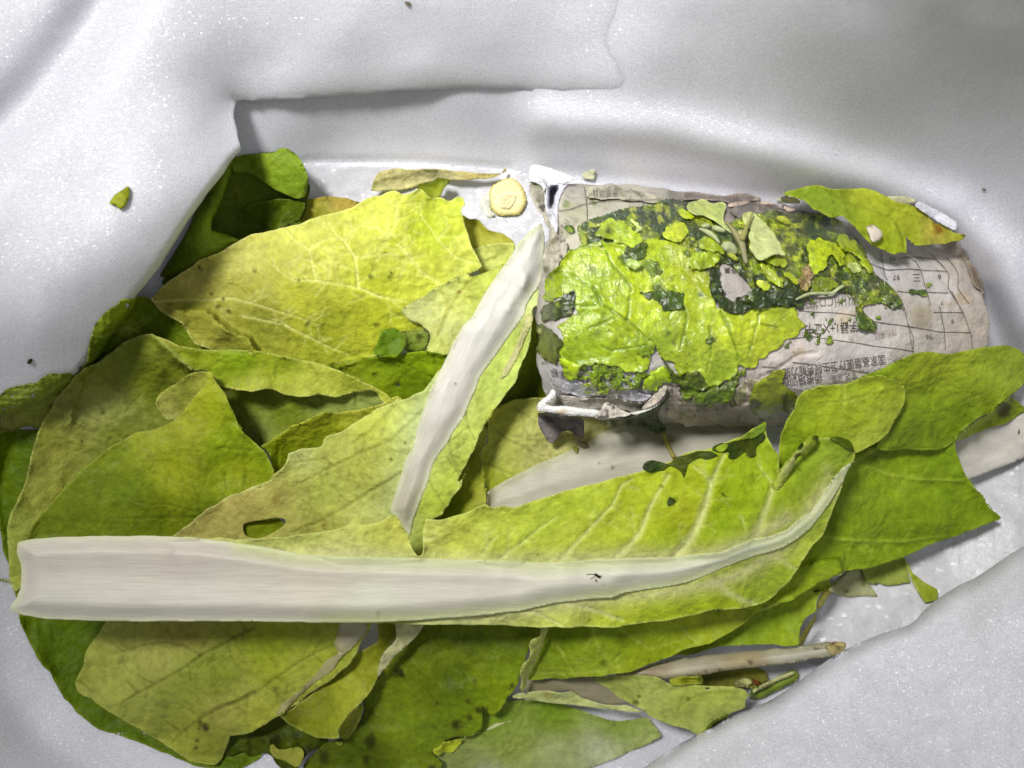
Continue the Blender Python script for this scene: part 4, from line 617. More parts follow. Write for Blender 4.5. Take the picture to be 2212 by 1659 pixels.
    a = dict(mix2=(('#7c9424',9,.3,.5),('#d2de5a',16,.35,.4)) if 'dark' not in nm and 'pale' not in nm else (('#1e3016',12,.1,.6),('#6c8a4a',14,.35,.5)) if 'dark' in nm else None, z='floor', lift=3.0, th=1.2, h=2.5, relief=(1.5,30), fine=(2.2,16), mott=.28, jag=4, js=11, it=4, label=lab, cat='leaf scrap'); a.update(kw)
    sheet(nm, out, wet if nm != 'brown_patch' else mushm, col, **a)
sheet('crumb_trail', 'T 560 760 700 740 900 690 1100 720 1160 780 1040 860 900 900 760 900 640 860', mushm, '#7c9838', z='floor', lift=7, h=2.2, ragged=(8,.2,0), fine=(2,8), relief=(0,1), mott=.5, it=1, kind='stuff', label='fine green crumbs on the cottony torn paper')
pl = thing('pale_sprout', (1620, 520), 'pale green sprout with notched leaves and brownish stems on the dark pulp', 'sprout')
sheet('notched_leaf', 'R 1558 465 1600 435 1650 430 1680 402 1720 408 1760 432 1800 450 1840 435 1880 436 1895 470 1885 520 1880 580 1895 640 1900 690 1860 640 1800 605 1740 580 1690 550 1640 545 1590 520 1565 495', leaf, '#c0cf9c', z='floor', lift=14, h=2.6, relief=(4,40), fine=(2,20), veins=[('R 1640 450 1740 530 1880 640',3.5,-3,.5)], vc='#d0d87a', jag=2, edge='#dfe6c0', parent=pl)
sheet('large_leaf', 'L 822 515 860 500 975 490 1010 520 1060 560 1120 600 1162 640 1180 690 1230 740 1280 800 1310 870 1350 920 1405 972 1385 1000 1385 1040 1410 1070 1440 1090 1468 1130 1400 1120 1330 1108 1260 1130 1200 1160 1150 1190 1080 1210 1020 1180 985 1120 950 1070 915 990 950 965 940 900 895 840 900 800 960 765 880 720 850 680 830 620', leaf, '#cdd8b0', z='floor', lift=16, h=2.6, relief=(4,50), fine=(2,20), jag=2.5, edge='#b9c48c', veins=[('L 975 500 930 620 880 740',3,3,.6)], vc='#a9a86a', spots=[(1717,424,5,'#3a4a24'),(1752,484,4,'#8a9668'),(1737,505,12,'#48602c')], cols='1720 430 #c3d0a0;1740 500 #cfdab4;1750 540 #d6deba;1770 560 #d9dcb0', parent=pl)
sheet('small_leaf', 'L 565 680 600 655 650 700 680 760 690 820 650 790 600 770 570 740', leaf, '#c6d2b4', z='floor', lift=14, h=2.6, parent=pl)
sheet('young_leaf', 'L 750 760 780 745 830 760 850 800 830 860 810 890 780 860 760 810', leaf, '#d3d3a0', z='floor', lift=15, h=2.6, parent=pl)
tube('stem', 'L 575 640 640 690 700 780 760 870 810 940 830 1020 850 1120 880 1250', [2,3,5,7,7,5,4], stalkm, '#a39a62', lift=10, parent=pl, col2='#9c9a74')
tube('stem', 'L 975 500 930 620 880 720 850 820 815 900', [1.5,2,3.5,5,5], stalkm, '#a8a660', lift=14, parent=pl)
for p, r, lab in (('L 195 738 260 760 340 800 400 840 450 890 490 945', [1.5,4,5,4,2], 'pale splinter of stem lying over the dark pulp, above its twin'), ('L 530 960 600 1000 680 1040 730 1100', [5,11,10,5], 'broader whitish splinter on the dark pulp'), ('L 610 1090 660 1130 720 1170 755 1190', [3,5,5,3], 'short bright yellow splinter at the end of the whitish one'),
                   ('L 240 705 290 690 350 700', [3,6,3], 'tiny whitish chip at the upper left of the splinters'), ('L 390 715 450 740 520 760 570 770', [3,6,5,3], 'whitish chip beside the tiny chip on the pulp'), ('L 1325 575 1400 600 1460 630 1520 665', [3,7,6,3], 'pale yellow splinter right of the largest pale leaf'), ('S 290 1240 400 1190 520 1190 600 1190 640 1150 690 1125', [2,3,3,3,3,3], 'thin pale rootlet along the lower edge of the pulp')):
    tube('splinter', p, r, leaf, '#ccd6a0' if 'yellow' not in lab else '#c4cc50', lift=6, label=lab, cat='splinter')
sheet('pulp_drip', 'O 1050 830 1100 760 1250 730 1400 700 1500 668 1600 640 1700 600 1800 530 1860 480 1925 435 1928 480 1890 560 1850 640 1800 700 1830 760 1890 820 1940 860 1925 900 1880 935 1800 970 1740 940 1700 900 1640 900 1600 860 1500 820 1300 830 1150 840', wet, '#37511c', z='1330 905 96;1400 890 120;1430 860 150;1420 920 100;1280 905 90', lift=5, h=2.6, fine=(4,12), mush=(9,16), jag=3, mott=.4, spots=[(1418,905,6,'#1e2c10'),(1400,925,6,'#1e2c10')], label='dark wet drip of rotten leaf hanging under the white curled rim', cat='leaf scrap')
tube('sprout_stem', 'O 1890 930 1905 1000 1930 1070 1970 1150 2010 1230 2045 1300', [4.5,4.2,5.5,4.2,4.5,5], stalkm, '#a49a48', lift=3, label='thin yellow-brown stem hanging below the dark wet drip', cat='stem')
tw = tube('twig', 'O 600 950 625 1020 650 1080 680 1110 720 1125 790 1105', [3,4,5,5,7,5], stalkm, '#8a7c66', lift=4, label='little brownish twig under the grey paper tatter', cat='twig')
sheet('leaf_tip', 'O 560 1130 600 1110 650 1130 655 1200 638 1262 610 1230 575 1190', leaf, '#9a974e', z='floor', lift=4, h=2.4, jag=1, label='small olive leaf point hanging from the twig', cat='leaf scrap')
# leaf laid over the far end of the parcel
tl = thing('top_leaf', (1880, 460), 'yellow-green leaf with torn tips laid over the far right end of the parcel', 'leaf')
sheet('pale_under_edge', 'S 1030 380 1100 368 1200 366 1310 398 1290 425 1250 440 1150 430 1080 410', leaf, '#d6d4bc', z='floor', lift=10, parent=tl)
sheet('blade', 'S 185 348 250 330 300 305 380 285 450 286 550 298 620 310 700 300 790 300 880 308 950 328 1010 355 1080 388 1160 418 1240 440 1320 475 1390 520 1430 560 1460 590 1500 600 1560 640 1620 685 1680 695 1725 695 1718 712 1670 735 1600 750 1540 765 1450 775 1380 785 1305 795 1270 770 1245 735 1225 705 1205 702 1212 760 1225 858 1190 832 1160 838 1120 857 1060 840 1000 820 950 800 920 780 900 740 850 700 800 640 740 590 700 560 670 530 600 552 540 530 480 500 430 485 400 450 350 415 300 395 250 370',
  leaf, '#a6b636', z='1700 420 150;1800 400 200;1750 440 190;1900 420 220;2000 470 225;2080 510 230;1900 500 262;1960 540 255;1860 470 250;2000 520 240;1840 500 262', cols='1700 415 #7f9a36;1760 425 #849f40;1810 410 #88a23c;1850 415 #b6bc3c;1900 440 #a6b23c;1830 460 #87a044;1880 490 #93a936;1940 470 #b9c446;1980 500 #b4be3e;2020 500 #c0a85a;2060 510 #a4aa34;1960 530 #9fae34;1900 540 #b4c82e;1930 520 #8aa238;1790 450 #7f9a3c', edge='#c6cc4e', ew=3, jag=2.5, mott=.14, lift=7, h=2.9, fine=(3,24), relief=(5,60),
  veins=['S 560 360 760 430 960 500 1100 560','S 700 560 900 600 1000 640',('S 1140 600 1180 700 1210 830',4,5,.4),'S 960 380 1080 470 1200 520 1340 560'], vc='#6f8424', vs=.35, spots=[(2030,497,9,'#94641e'),(2018,482,6,'#9a7a2c'),(2082,508,6,'#4c4414'),(1860,505,14,'#6f8434'),(1800,437,6,'#5a6e28')], parent=tl)
sheet('white_petal', 'S 876 622 905 605 950 612 990 635 1018 670 1022 700 1000 735 960 755 928 772 915 730 905 690 885 660', flesh, '#ddd2c0', z='floor', lift=10, dome=(6,8), h=2.3, spots=[(1879,487,5,'#9a8464')], edge='#cbbda6', label='small cream-coloured chip lying on the leaf over the parcel', cat='chip')
sheet('white_tab', 'S 1285 440 1335 412 1400 440 1480 485 1560 535 1645 585 1645 665 1590 640 1500 590 1420 540 1340 490', cotton, '#e9e9f0', z='floor', lift=12, h=2.6, relief=(2,40), fine=(.8,16), jag=1, dome=(6,4), label='bright white paper tab sticking out above the leaf on the parcel', cat='paper tab')
sheet('pale_tip', 'S 95 402 160 380 232 362 290 390 335 425 260 430 180 425', leaf, '#c9ccb4', z='floor', lift=4, label='pale leaf tip behind the parcel, left of the yellow-green leaf', cat='leaf scrap')
sheet('translucent_skin', 'R 640 190 700 160 765 150 755 200 760 240 700 230 650 225', leaf, '#d3d4c4', z='floor', lift=3, mott=.04, label='translucent pale skin scrap against the foam above the parcel', cat='skin scrap')

# ================= BOTTOM PILE =================
sheet('bottom_leaf', 'X 1000 1540 1080 1515 1180 1510 1260 1535 1325 1560 1400 1550 1430 1590 1330 1640 1150 1700 900 1740 900 1640', leaf, '#9aac5c', z='1000 1600 20;1200 1540 24;1400 1560 16;1150 1680 14', cols='1060 1550 #74922e;1200 1545 #7e9c32;1320 1570 #8ea85c;1100 1610 #8fa36a;1200 1620 #a5b090;1000 1650 #8c9c70;1300 1610 #c0c6be;1050 1690 #b8bcb4', mott=.1, stripe=(-12,.8,14,.04),
  holes=['F 990 1140 1120 1240 1160 1255 1250 1230 1290 1190 1180 1165','F 850 1130 890 1128 920 1142 890 1150'], label='pale-ribbed green leaf flat on the foam at the bottom edge', cat='leaf')
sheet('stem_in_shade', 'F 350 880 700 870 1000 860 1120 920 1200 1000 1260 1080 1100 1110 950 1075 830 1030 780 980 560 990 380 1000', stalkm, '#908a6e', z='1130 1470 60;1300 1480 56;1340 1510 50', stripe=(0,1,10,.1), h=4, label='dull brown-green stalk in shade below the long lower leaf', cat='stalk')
sheet('pale_crescent', 'F 240 1040 330 1010 450 995 560 985 700 1000 780 974 830 1030 900 1060 1000 1085 1100 1108 1250 1110 1420 1172 1300 1168 1000 1142 800 1110 600 1090 400 1062', leaf, '#c6cf9a', z='1110 1505 70;1200 1500 80;1240 1495 86;1320 1530 70;1390 1538 70', lift=4, edge='#dfe3bc', spots=[(1182,1502,10,'#b6a452')], label='thin white-green crescent of leaf under the lower leaf', cat='leaf')
ll = thing('lower_right_leaf', (1600, 1350), 'green leaf with a brown torn right edge above the white stem', 'leaf')
sheet('blade', 'G -300 1150 0 1128 200 1082 380 1060 520 1062 740 1058 748 1000 760 950 790 880 850 845 860 800 880 745 905 705 960 700 900 560 500 600 0 800 -300 1000', leaf, '#8ea834', z='1480 1400 56;1600 1390 66;1720 1385 70;1790 1280 84;1600 1250 60', cols='1500 1400 #6c8426;1600 1370 #84a02e;1700 1370 #96b03a;1760 1300 #a2b94a;1650 1300 #8aa636', jag=2.5, edge='#b0c25c', parent=ll)
sheet('brown_edge', 'G 742 1055 765 985 800 930 830 890 862 800 885 745 905 705 945 698 962 708 925 745 900 790 862 870 820 950 785 1010 755 1058', leaf, '#8c8a48', z='1740 1370 80;1770 1300 86;1790 1275 88', lift=3, edge='#5c5322', jag=3, parent=ll)
sheet('pale_wedge', 'G 930 705 1000 640 1060 580 1140 560 1165 610 1190 650 1230 700 1258 745 1200 752 1100 748 1000 742', leaf, '#c2c3a0', z='floor', lift=6, spots=[(1866,1260,5,'#7c8444'),(1828,1278,4,'#7c7440')], edge='#a8a474', label='pale wedge of stem below the large right-hand leaf', cat='stem scrap')
sheet('serrated_scrap', 'G 1140 560 1300 470 1420 440 1440 520 1475 655 1380 670 1285 668 1272 645 1245 665 1215 650 1190 650', leaf, '#a4b466', z='floor', lift=12, edge='#b8c47c', jag=3, label='dull green notched scrap below the large right-hand leaf', cat='leaf scrap')
sheet('leaf_hook', 'G 1425 490 1450 520 1480 590 1560 655 1650 700 1650 768 1562 782 1520 720 1480 640 1450 560', leaf, '#a2b64a', z='floor', lift=12, edge='#c2cf7a', veins=['G 1430 500 1470 620 1520 720'], vs=.6, label='green hook-shaped leaf scrap over the wet foam at the right', cat='leaf scrap')
sheet('hollow_leaf', 'G 60 1230 250 1225 400 1205 470 1205 530 1235 545 1290 480 1330 400 1350 200 1350 60 1340', leaf, '#8a8a40', z='1520 1460 20;1640 1450 30;1580 1480 10', edge='#8c8a48', relief=(5,50), label='brownish hollow leaf end between the white stem and the pale green leaf', cat='leaf scrap')
ws = thing('pale_stalk', (1600, 1420), 'long pale stem with a browned cut end at the lower right', 'stem')
sheet('stem', 'F 1150 845 1300 818 1400 782 1600 725 1800 690 | G 0 1150 150 1128 300 1112 450 1100 600 1085 750 1072 850 1052 920 1040 955 1040 975 1100 960 1140 850 1152 700 1182 550 1195 400 1212 250 1235 120 1258 0 1270 | F 2000 840 1800 870 1600 880 1400 862 1200 855', stalkm, '#d8d9bc', z='1370 1450 70;1480 1450 84;1600 1430 84;1780 1395 84', dome=(26,22), h=3, th=8, stripe=(-10,1.2,9,.08), edge='#c2ba92', ew=8, cols='1380 1460 #a8957a;1500 1440 #c4bda4;1700 1410 #d6d4be;1620 1440 #b9a880', veins=[('G 60 1245 300 1210 450 1190',4,1,.5)], vc='#8a6c3c', spots=[(1621,1432,6,'#6c5230'),(1555,1447,4,'#7a5a34'),(1523,1450,5,'#8a6c40')], jag=1.5, parent=ws)
sheet('cut_end', 'G 820 1080 860 1082 920 1062 960 1028 985 1020 1005 1038 1048 1045 1050 1085 1030 1100 990 1125 950 1132 930 1120 915 1090', stalkm, '#c2b27a', z='1760 1398 100;1800 1385 106;1825 1395 96', relief=(4,20), fine=(3,12), dome=(8,8), jag=4, h=2.6, edge='#a3a05c', spots=[(1800,1390,6,'#8a6c40'),(1812,1400,5,'#7a6a34')], parent=ws)
sheet('pale_green_leaf', 'F 960 880 1100 862 1250 848 1330 850 1450 862 1540 880 1600 915 1660 935 1800 930 2212 955 | G 120 1345 240 1345 370 1350 415 1385 400 1410 382 1440 392 1470 340 1490 280 1512 200 1555 150 1590 130 1625 100 1659 60 1640 | F 1890 1362 1830 1342 1760 1310 1700 1292 1560 1250 1440 1200 1380 1150 1320 1110 1200 1050 1100 970 1020 920', leaf, '#aebd70',
  z='1300 1490 60;1380 1460 86;1500 1480 92;1600 1480 84;1530 1580 70;1440 1550 74;1560 1530 88', cols='1310 1490 #9aa564;1360 1475 #a3b070;1400 1500 #b3c07c;1500 1520 #b2c26e;1580 1490 #a9ba5e;1600 1510 #bcc980;1500 1570 #aebb78;1540 1570 #b8c486', edge='#c8d08e', jag=2, fine=(3,34),
  veins=['F 1750 1050 1700 1150 1740 1280','F 1740 1048 1830 1080','F 2212 1000 1950 1010 1800 1060 1700 1150','F 1560 960 1470 1010','F 1330 870 1400 1000'], vc='#8f9e50', vs=.5, vd=3, spots=[(1373,1516,6,'#4a5626'),(1380,1505,4,'#4a5626'),(1485,1508,4,'#5a6a30')],
  label='broad pale green leaf with a pointed tip low at the right of the pile', cat='leaf')
sheet('leaf_nub', 'F 1940 1335 1965 1285 2000 1258 2060 1225 2120 1200 2150 1188 2130 1240 2080 1270 2010 1312', leaf, '#5c7420', z='floor', lift=4, dome=(8,8), edge='#7f9438', label='small dark green nub against the lower right foam fold', cat='leaf scrap')
sheet('stem_block', 'F 1625 885 1700 865 1800 855 1920 848 1925 930 1850 925 1740 940 1640 935', leaf, '#a3ad3c', z='floor', lift=6, dome=(7,8), edge='#c2c66a', label='small square yellow-green stem offcut under the white stem', cat='stem scrap')
sheet('brown_scale', 'G 425 1272 455 1290 497 1302 490 1320 455 1325 438 1310', leaf, '#7c4628', z='floor', lift=8, edge='#5a3018', label='tiny reddish-brown scale beside the cut green stem', cat='scale')
sheet('curl_scrap', 'G 310 1310 350 1290 370 1278 400 1280 440 1310 400 1330 440 1345 370 1340 320 1330', leaf, '#d0cf98', z='floor', lift=7, dome=(6,6), edge='#e2e0b4', label='tiny pale curl beside the reddish-brown scale', cat='leaf scrap')
gs = thing('cut_stem', (1660, 1480), 'short green stem piece with a pale split top at the lower right', 'stem')
sheet('body', 'G 412 1395 440 1345 520 1305 600 1268 680 1232 712 1225 736 1242 732 1285 680 1320 600 1362 500 1415 440 1425 415 1420', stalkm, '#a3bb48', z='floor', lift=8, dome=(12,18), h=2.8, edge='#8ea83c', parent=gs)
sheet('split_top', 'G 430 1360 520 1310 620 1262 700 1230 720 1240 700 1262 600 1300 500 1350 440 1385', stalkm, '#dadb9c', z='floor', lift=.5, dome=(6,5), h=2.6, veins=[('G 500 1345 620 1285 690 1255',2.5,2,.6)], vc='#a89a4e', parent=gs)
sheet('front_fold', 'X 1360 1720 1385 1662 1440 1622 1485 1598 1531 1575 1574 1551 1620 1532 1666 1512 1700 1490 1726 1472 1770 1438 1812 1412 1850 1390 1894 1373 1925 1362 1960 1353 1980 1338 1997 1317 2018 1298 2043 1280 2075 1262 2109 1247 2145 1222 2175 1201 2212 1181 2300 1120 2620 1000 2620 2060 1500 2060', foam, FW, h=5, th=12, mott=.015,
  z='1400 1650 100;1700 1500 125;1900 1380 130;2000 1320 135;2212 1190 150;2400 1080 190;2000 1450 180;2150 1350 215;2212 1500 270;2000 1620 250;1700 1600 180;1500 1659 135;2400 1400 330;2400 1800 400;1700 1900 330;2000 1900 370', roll=[('X 1360 1720 1385 1662 1485 1598 1574 1551 1666 1512 1726 1472 1812 1412 1894 1373 1960 1353 1997 1317 2043 1280 2109 1247 2175 1201 2212 1181 2300 1120', 34, 34)], relief=(8,130), jag=1, lift=3, it=1, parent=liner)

sheet('dark_rag_leaf', 'X 560 1560 640 1500 760 1480 | E 850 1420 900 1440 760 1520 700 1560 650 1600 622 1700 480 1700 420 1610 300 1532 180 1556 120 1510 60 1540 0 1560 -60 1540 -100 1400 100 1300 400 1180 | X 580 1530', leaf, '#44591a', z='500 1600 40;600 1560 36;700 1600 34;650 1650 30', relief=(8,40), fine=(4,20), jag=6, ew=3, edge='#2f3f12', spots=[(590,1600,14,'#1f2a0e'),(660,1620,12,'#222e10'),(640,1590,10,'#2a3812')],
  label='blackened ragged green leaf at the bottom, above the bare foam notch', cat='leaf')
sheet('yellow_tatter', 'E 360 1460 380 1440 420 1470 430 1510 480 1500 600 1490 640 1510 635 1570 600 1640 560 1620 460 1570 400 1560 360 1520', leaf, '#a9ad50', z='floor', lift=5, jag=4, label='small yellow-green tatter on the blackened leaf', cat='leaf scrap')
sheet('dark_big_leaf', 'E 1490 380 2260 380 | F 480 350 500 500 400 640 335 850 325 940 285 1000 250 1032 215 1070 190 1130 120 1190 60 1200 40 1185 0 1120 | E 2212 1320 2120 1370 1980 1390 1860 1412 1900 1435 1842 1462 1835 1500 1770 1510 1790 1560 1850 1600 1838 1645 1760 1640 1745 1720 640 1720 640 1640 690 1560 760 1500 880 1430 1020 1400 1150 1250 1170 1080 1250 940 1310 860 1400 700',
  leaf, '#657e20', z='880 1400 62;1000 1380 70;1140 1360 76;1120 1480 70;1040 1540 60;900 1640 40;850 1500 58;760 1600 40;950 1500 74;1000 1620 42', cols='900 1400 #617622;1000 1400 #5f7724;1120 1380 #6d842a;950 1480 #58701c;1020 1520 #67801f;880 1580 #7d9430;1100 1500 #7c9624;960 1600 #748c2c;800 1620 #4f661a;1040 1560 #86a02c', jag=5, edge='#4a5e1a', mott=.16, relief=(9,90), fine=(3,26),  # darker greens near the top paint in the main leaf's shadow
  veins=['E 2050 430 2010 600 1930 760','F 150 650 100 800','F 200 440 210 520'], vc='#8a9c46', vs=.35, spots=[(860,1452,9,'#1e280e'),(868,1458,6,'#1e280e'),(800,1600,14,'#27330f'),(790,1640,10,'#27330f'),(1035,1535,9,'#27330f'),(1015,1550,8,'#2c3812'),(1010,1515,6,'#3c4c18'),(945,1520,5,'#34421a'),(1025,1470,8,'#4d6020'),(700,1640,16,'#27330f'),(985,1565,9,'#2c3812'),(1105,1480,6,'#2c3812')],
  label='big dark green leaf with blackened notched rim at the bottom centre', cat='leaf')
sheet('yellow_leaf_corner', 'E 1770 1500 1842 1478 1850 1440 1920 1420 2050 1395 2040 1430 2000 1480 1945 1532 1860 1520 1830 1555 1800 1545 1775 1520', leaf, '#b4c43c', z='floor', lift=4, edge='#d0d86c', label='bright yellow-green leaf corner beside the dark leaf rim at the bottom', cat='leaf scrap')
sheet('white_rim_sliver', 'E 2040 1400 2120 1362 2212 1350 | F 120 1265 270 1248 180 1280 40 1330 -30 1350', leaf, '#d5d8b4', z='floor', lift=5, label='thin whitish leaf rim along the dark leaf at the bottom centre', cat='leaf scrap')
sheet('long_lower_leaf', 'F 388 890 400 850 425 790 470 700 520 560 560 440 800 300 1400 300 2212 250 | P 1900 620 2212 560 2260 690 2212 700 2080 760 1960 830 1800 900 1600 990 1480 1030 1420 1095 1340 1150 1200 1232 1080 1290 1000 1312 880 1340 760 1400 660 1430 560 1480 450 1520 350 1550 200 1570 0 1592 | F 900 872 700 890 560 885', leaf, '#90a836',
  z='1150 1460 92;1300 1440 108;1400 1440 96;1500 1400 108;1620 1340 118;1750 1280 128;1400 1350 120;1200 1370 96;1700 1220 130;1300 1400 116', cols='1150 1450 #839a3a;1200 1380 #728b22;1300 1400 #8ea830;1300 1450 #98ad46;1400 1430 #9fb32c;1450 1390 #96ac2e;1550 1360 #a3b33c;1350 1360 #7e9624;1620 1320 #a9b84a;1700 1270 #b3c060;1250 1350 #839a2a', edge='#b4c25a', jag=2, h=3.2, mott=.11,
  veins=['F 960 440 1010 640 1160 780 1200 750','F 1200 450 1450 620 1650 560 1900 500','F 650 600 720 700 780 800','F 890 620 960 500','F 1750 450 1800 530 1900 590','F 400 830 900 830 1200 770','P 850 1150 920 1240 1000 1290',('P 2230 680 2080 760 1800 880 1580 985 1520 1030',8,-2,.7)], vc='#c0cc7c', vs=.35,
  spots=[(1303,1433,7,'#5a6e24'),(1402,1431,3,'#5a6e24')], lift=4, label='long green leaf with fine veins directly under the main stalk', cat='leaf')
sheet('twisted_strip', 'F 500 430 578 432 560 500 530 570 500 640 480 690 455 750 430 810 405 850 388 905 380 960 355 1000 335 1005 325 940 332 900 320 850 322 800 350 740 400 705 425 640 405 600 408 560 450 525 495 515', leaf, '#b3bb72', z='1175 1370 128;1160 1400 120;1130 1470 112;1126 1490 100', edge='#dde0a8', dome=(8,9), h=2.6, relief=(5,30), lift=5, jag=2, label='narrow twisted pale green strip hanging below the main stalk', cat='leaf strip')
sc = thing('scrolled_leaf', (780, 1480), 'yellow-green leaf rolled into a cone beneath the stalk', 'leaf')
sheet('blade', 'E 420 1200 560 1140 700 1030 860 900 1000 760 1100 660 1300 560 1300 380 1460 380 1462 460 1465 505 1430 560 1380 620 1335 700 1312 780 1300 860 1275 920 1240 985 1195 1050 1130 1120 1060 1180 990 1270 950 1340 975 1400 900 1412 800 1398 700 1368 600 1320 520 1285 460 1225', leaf, '#a3ab40',
  z='620 1550 74;700 1590 84;760 1600 92;740 1540 92;800 1480 84;830 1440 88;850 1360 96;700 1520 74;790 1510 104;820 1460 112;740 1570 100', cols='620 1550 #5e6c1c;680 1580 #8b9832;740 1590 #a3ad42;700 1530 #7c8626;760 1500 #adb43c;810 1450 #8f962f;840 1390 #77801f;780 1530 #b6bc4c', edge='#cfcf7c', ew=3, parent=sc, lift=4)
sheet('cone_mouth', 'E 950 1342 985 1272 1060 1185 1130 1125 1168 1100 1170 1160 1150 1240 1100 1330 1030 1410 975 1400', leaf, '#8c9434', z='735 1610 70;780 1540 84;760 1580 60', edge='#b9bc58', parent=sc, lift=3)  # shade of the inner fold put into its darker green
sheet('white_fold', 'E 1455 380 1740 380 1690 425 1640 510 1560 590 1480 655 1430 710 1370 780 1330 840 1300 872 1300 800 1320 740 1345 670 1375 630 1440 565 1465 520', leaf, '#c3c19c', z='870 1370 122;900 1380 118;840 1440 112;820 1470 104', edge='#dedbb8', lift=6, fine=(3,24), relief=(4,40), jag=2, parent=sc)
yl = thing('dry_yellow_leaf', (400, 1480), 'large dull yellow leaf with brown cracks at the bottom left, its stalk split', 'leaf')
sheet('blade', 'V 960 330 930 385 885 440 850 490 820 545 780 600 742 650 735 700 728 750 705 800 675 850 655 905 660 960 685 1000 780 1060 900 1140 1000 1200 1100 1265 1200 1320 1300 1378 1400 1435 1480 1490 1560 1545 1640 1590 1720 1615 1800 1625 1880 1632 1920 1600 1945 1540 1962 1490 1988 1420 1995 1360 | E 20 1372 120 1362 200 1348 300 1300 420 1212 520 1150 600 1108 660 1060 700 1020 850 930 960 840 1050 750 1110 670 1150 600 1180 520 1230 470 1260 340', leaf, '#a5a044',
  z='420 1360 72;380 1420 80;320 1500 86;300 1480 80;380 1560 72;480 1620 60;500 1560 92;620 1530 84;700 1480 96;780 1400 108;600 1400 110;480 1440 100;420 1500 98;540 1600 70', cols='400 1370 #ab9a5a;340 1440 #b3a964;310 1490 #aead5c;370 1500 #9fa04a;450 1440 #999c3e;420 1560 #a3a242;460 1590 #9c983e;500 1520 #b0a858;520 1600 #aaac50;600 1450 #a3a434;640 1480 #bcb85a;580 1400 #929a30;700 1420 #a7aa44;560 1550 #b4b04a;640 1540 #a9a35a;480 1480 #8f9634;400 1460 #9ea24a;480 1540 #bcae66', edge='#bdb56a', ew=4, gain=np.array([.98,1.11,.98]), jag=2, mott=.12, h=3.1,
  veins=[('V 2212 440 2100 490 1750 680 1640 770 1500 850 1350 930 1200 1005 1050 1100',4,3.5,.65),'V 1750 680 1600 590 1430 565 1200 600 1000 660','V 1650 780 1660 900','V 1200 1000 1100 900',('V 2212 1000 2050 1090 1950 1130 1760 1210 1600 1340 1500 1430',4,3.5,.65),'V 1560 1340 1450 1250','V 1920 1130 1940 1100',('E 0 1110 250 990 450 850 700 690 900 590',4,3,.5),'V 2120 440 2110 580','V 700 900 800 1000 870 980','V 1330 920 1200 850'], vc='#5f5c1c',
  spots=[(441,1568,7,'#3a2f14'),(447,1576,5,'#2a2210'),(425,1600,5,'#3a3016'),(424,1615,5,'#3a3016'),(432,1560,6,'#5a4a1e'),(290,1340,6,'#6a5c28'),(533,1294,8,'#6a5420'),(240,1340,4,'#6a5c28'),(595,1488,7,'#7c7a30'),(440,1394,6,'#8c7c40')], parent=yl)
sheet('stalk', 'E 985 380 1180 380 1225 430 1185 500 1120 570 1060 640 1010 660 960 720 920 780 860 840 780 900 700 960 620 1040 520 1120 430 1195 400 1200 480 1100 560 1020 640 950 720 870 800 790 870 720 930 680 960 660 915 610 905 580 940 500', stalkd, '#b5ae90', z='floor', lift=.3, soft=True, dome=(14,4), h=2.8, th=4, edge='#b0ab72', ew=6, cols='780 1370 #bcb59c;730 1430 #b3ad80;680 1480 #a5a06a;620 1540 #b0ac74', jag=2.5, veins=[('E 910 590 930 640 990 655',4,4,.6)], vc='#857c40', parent=yl)

# ================= LARGE RIGHT-HAND LEAVES =================
fs = thing('flat_white_leaf', (2180, 960), 'flat white stalk end at the far right under the green leaf', 'stalk')
sheet('stalk', 'H 1500 1000 1700 960 1900 900 2100 800 2300 740 2420 760 2420 1140 2212 1182 2100 1230 2000 1270 1880 1315 1750 1362 1690 1380 1600 1250', stalkm, '#d8d3ca', z='2070 960 60;2200 900 80;2300 950 110;2160 1000 62;2100 1040 50', stripe=(-22,1.5,16,.05), h=4, th=6, roll=[(None,16,7)], veins=[('H 1660 1120 1850 1000 2000 920',4,2,.4)], vc='#c9cf8c', jag=1, parent=fs)
sheet('torn_mark', 'H 2150 985 2178 920 2182 985 2165 992', leaf, '#a08466', z='floor', lift=.8, h=2.2, parent=fs)
fb = thing('folded_green_leaf', (1950, 1000), 'largest green leaf at the right, folded over so two lobes show', 'leaf')
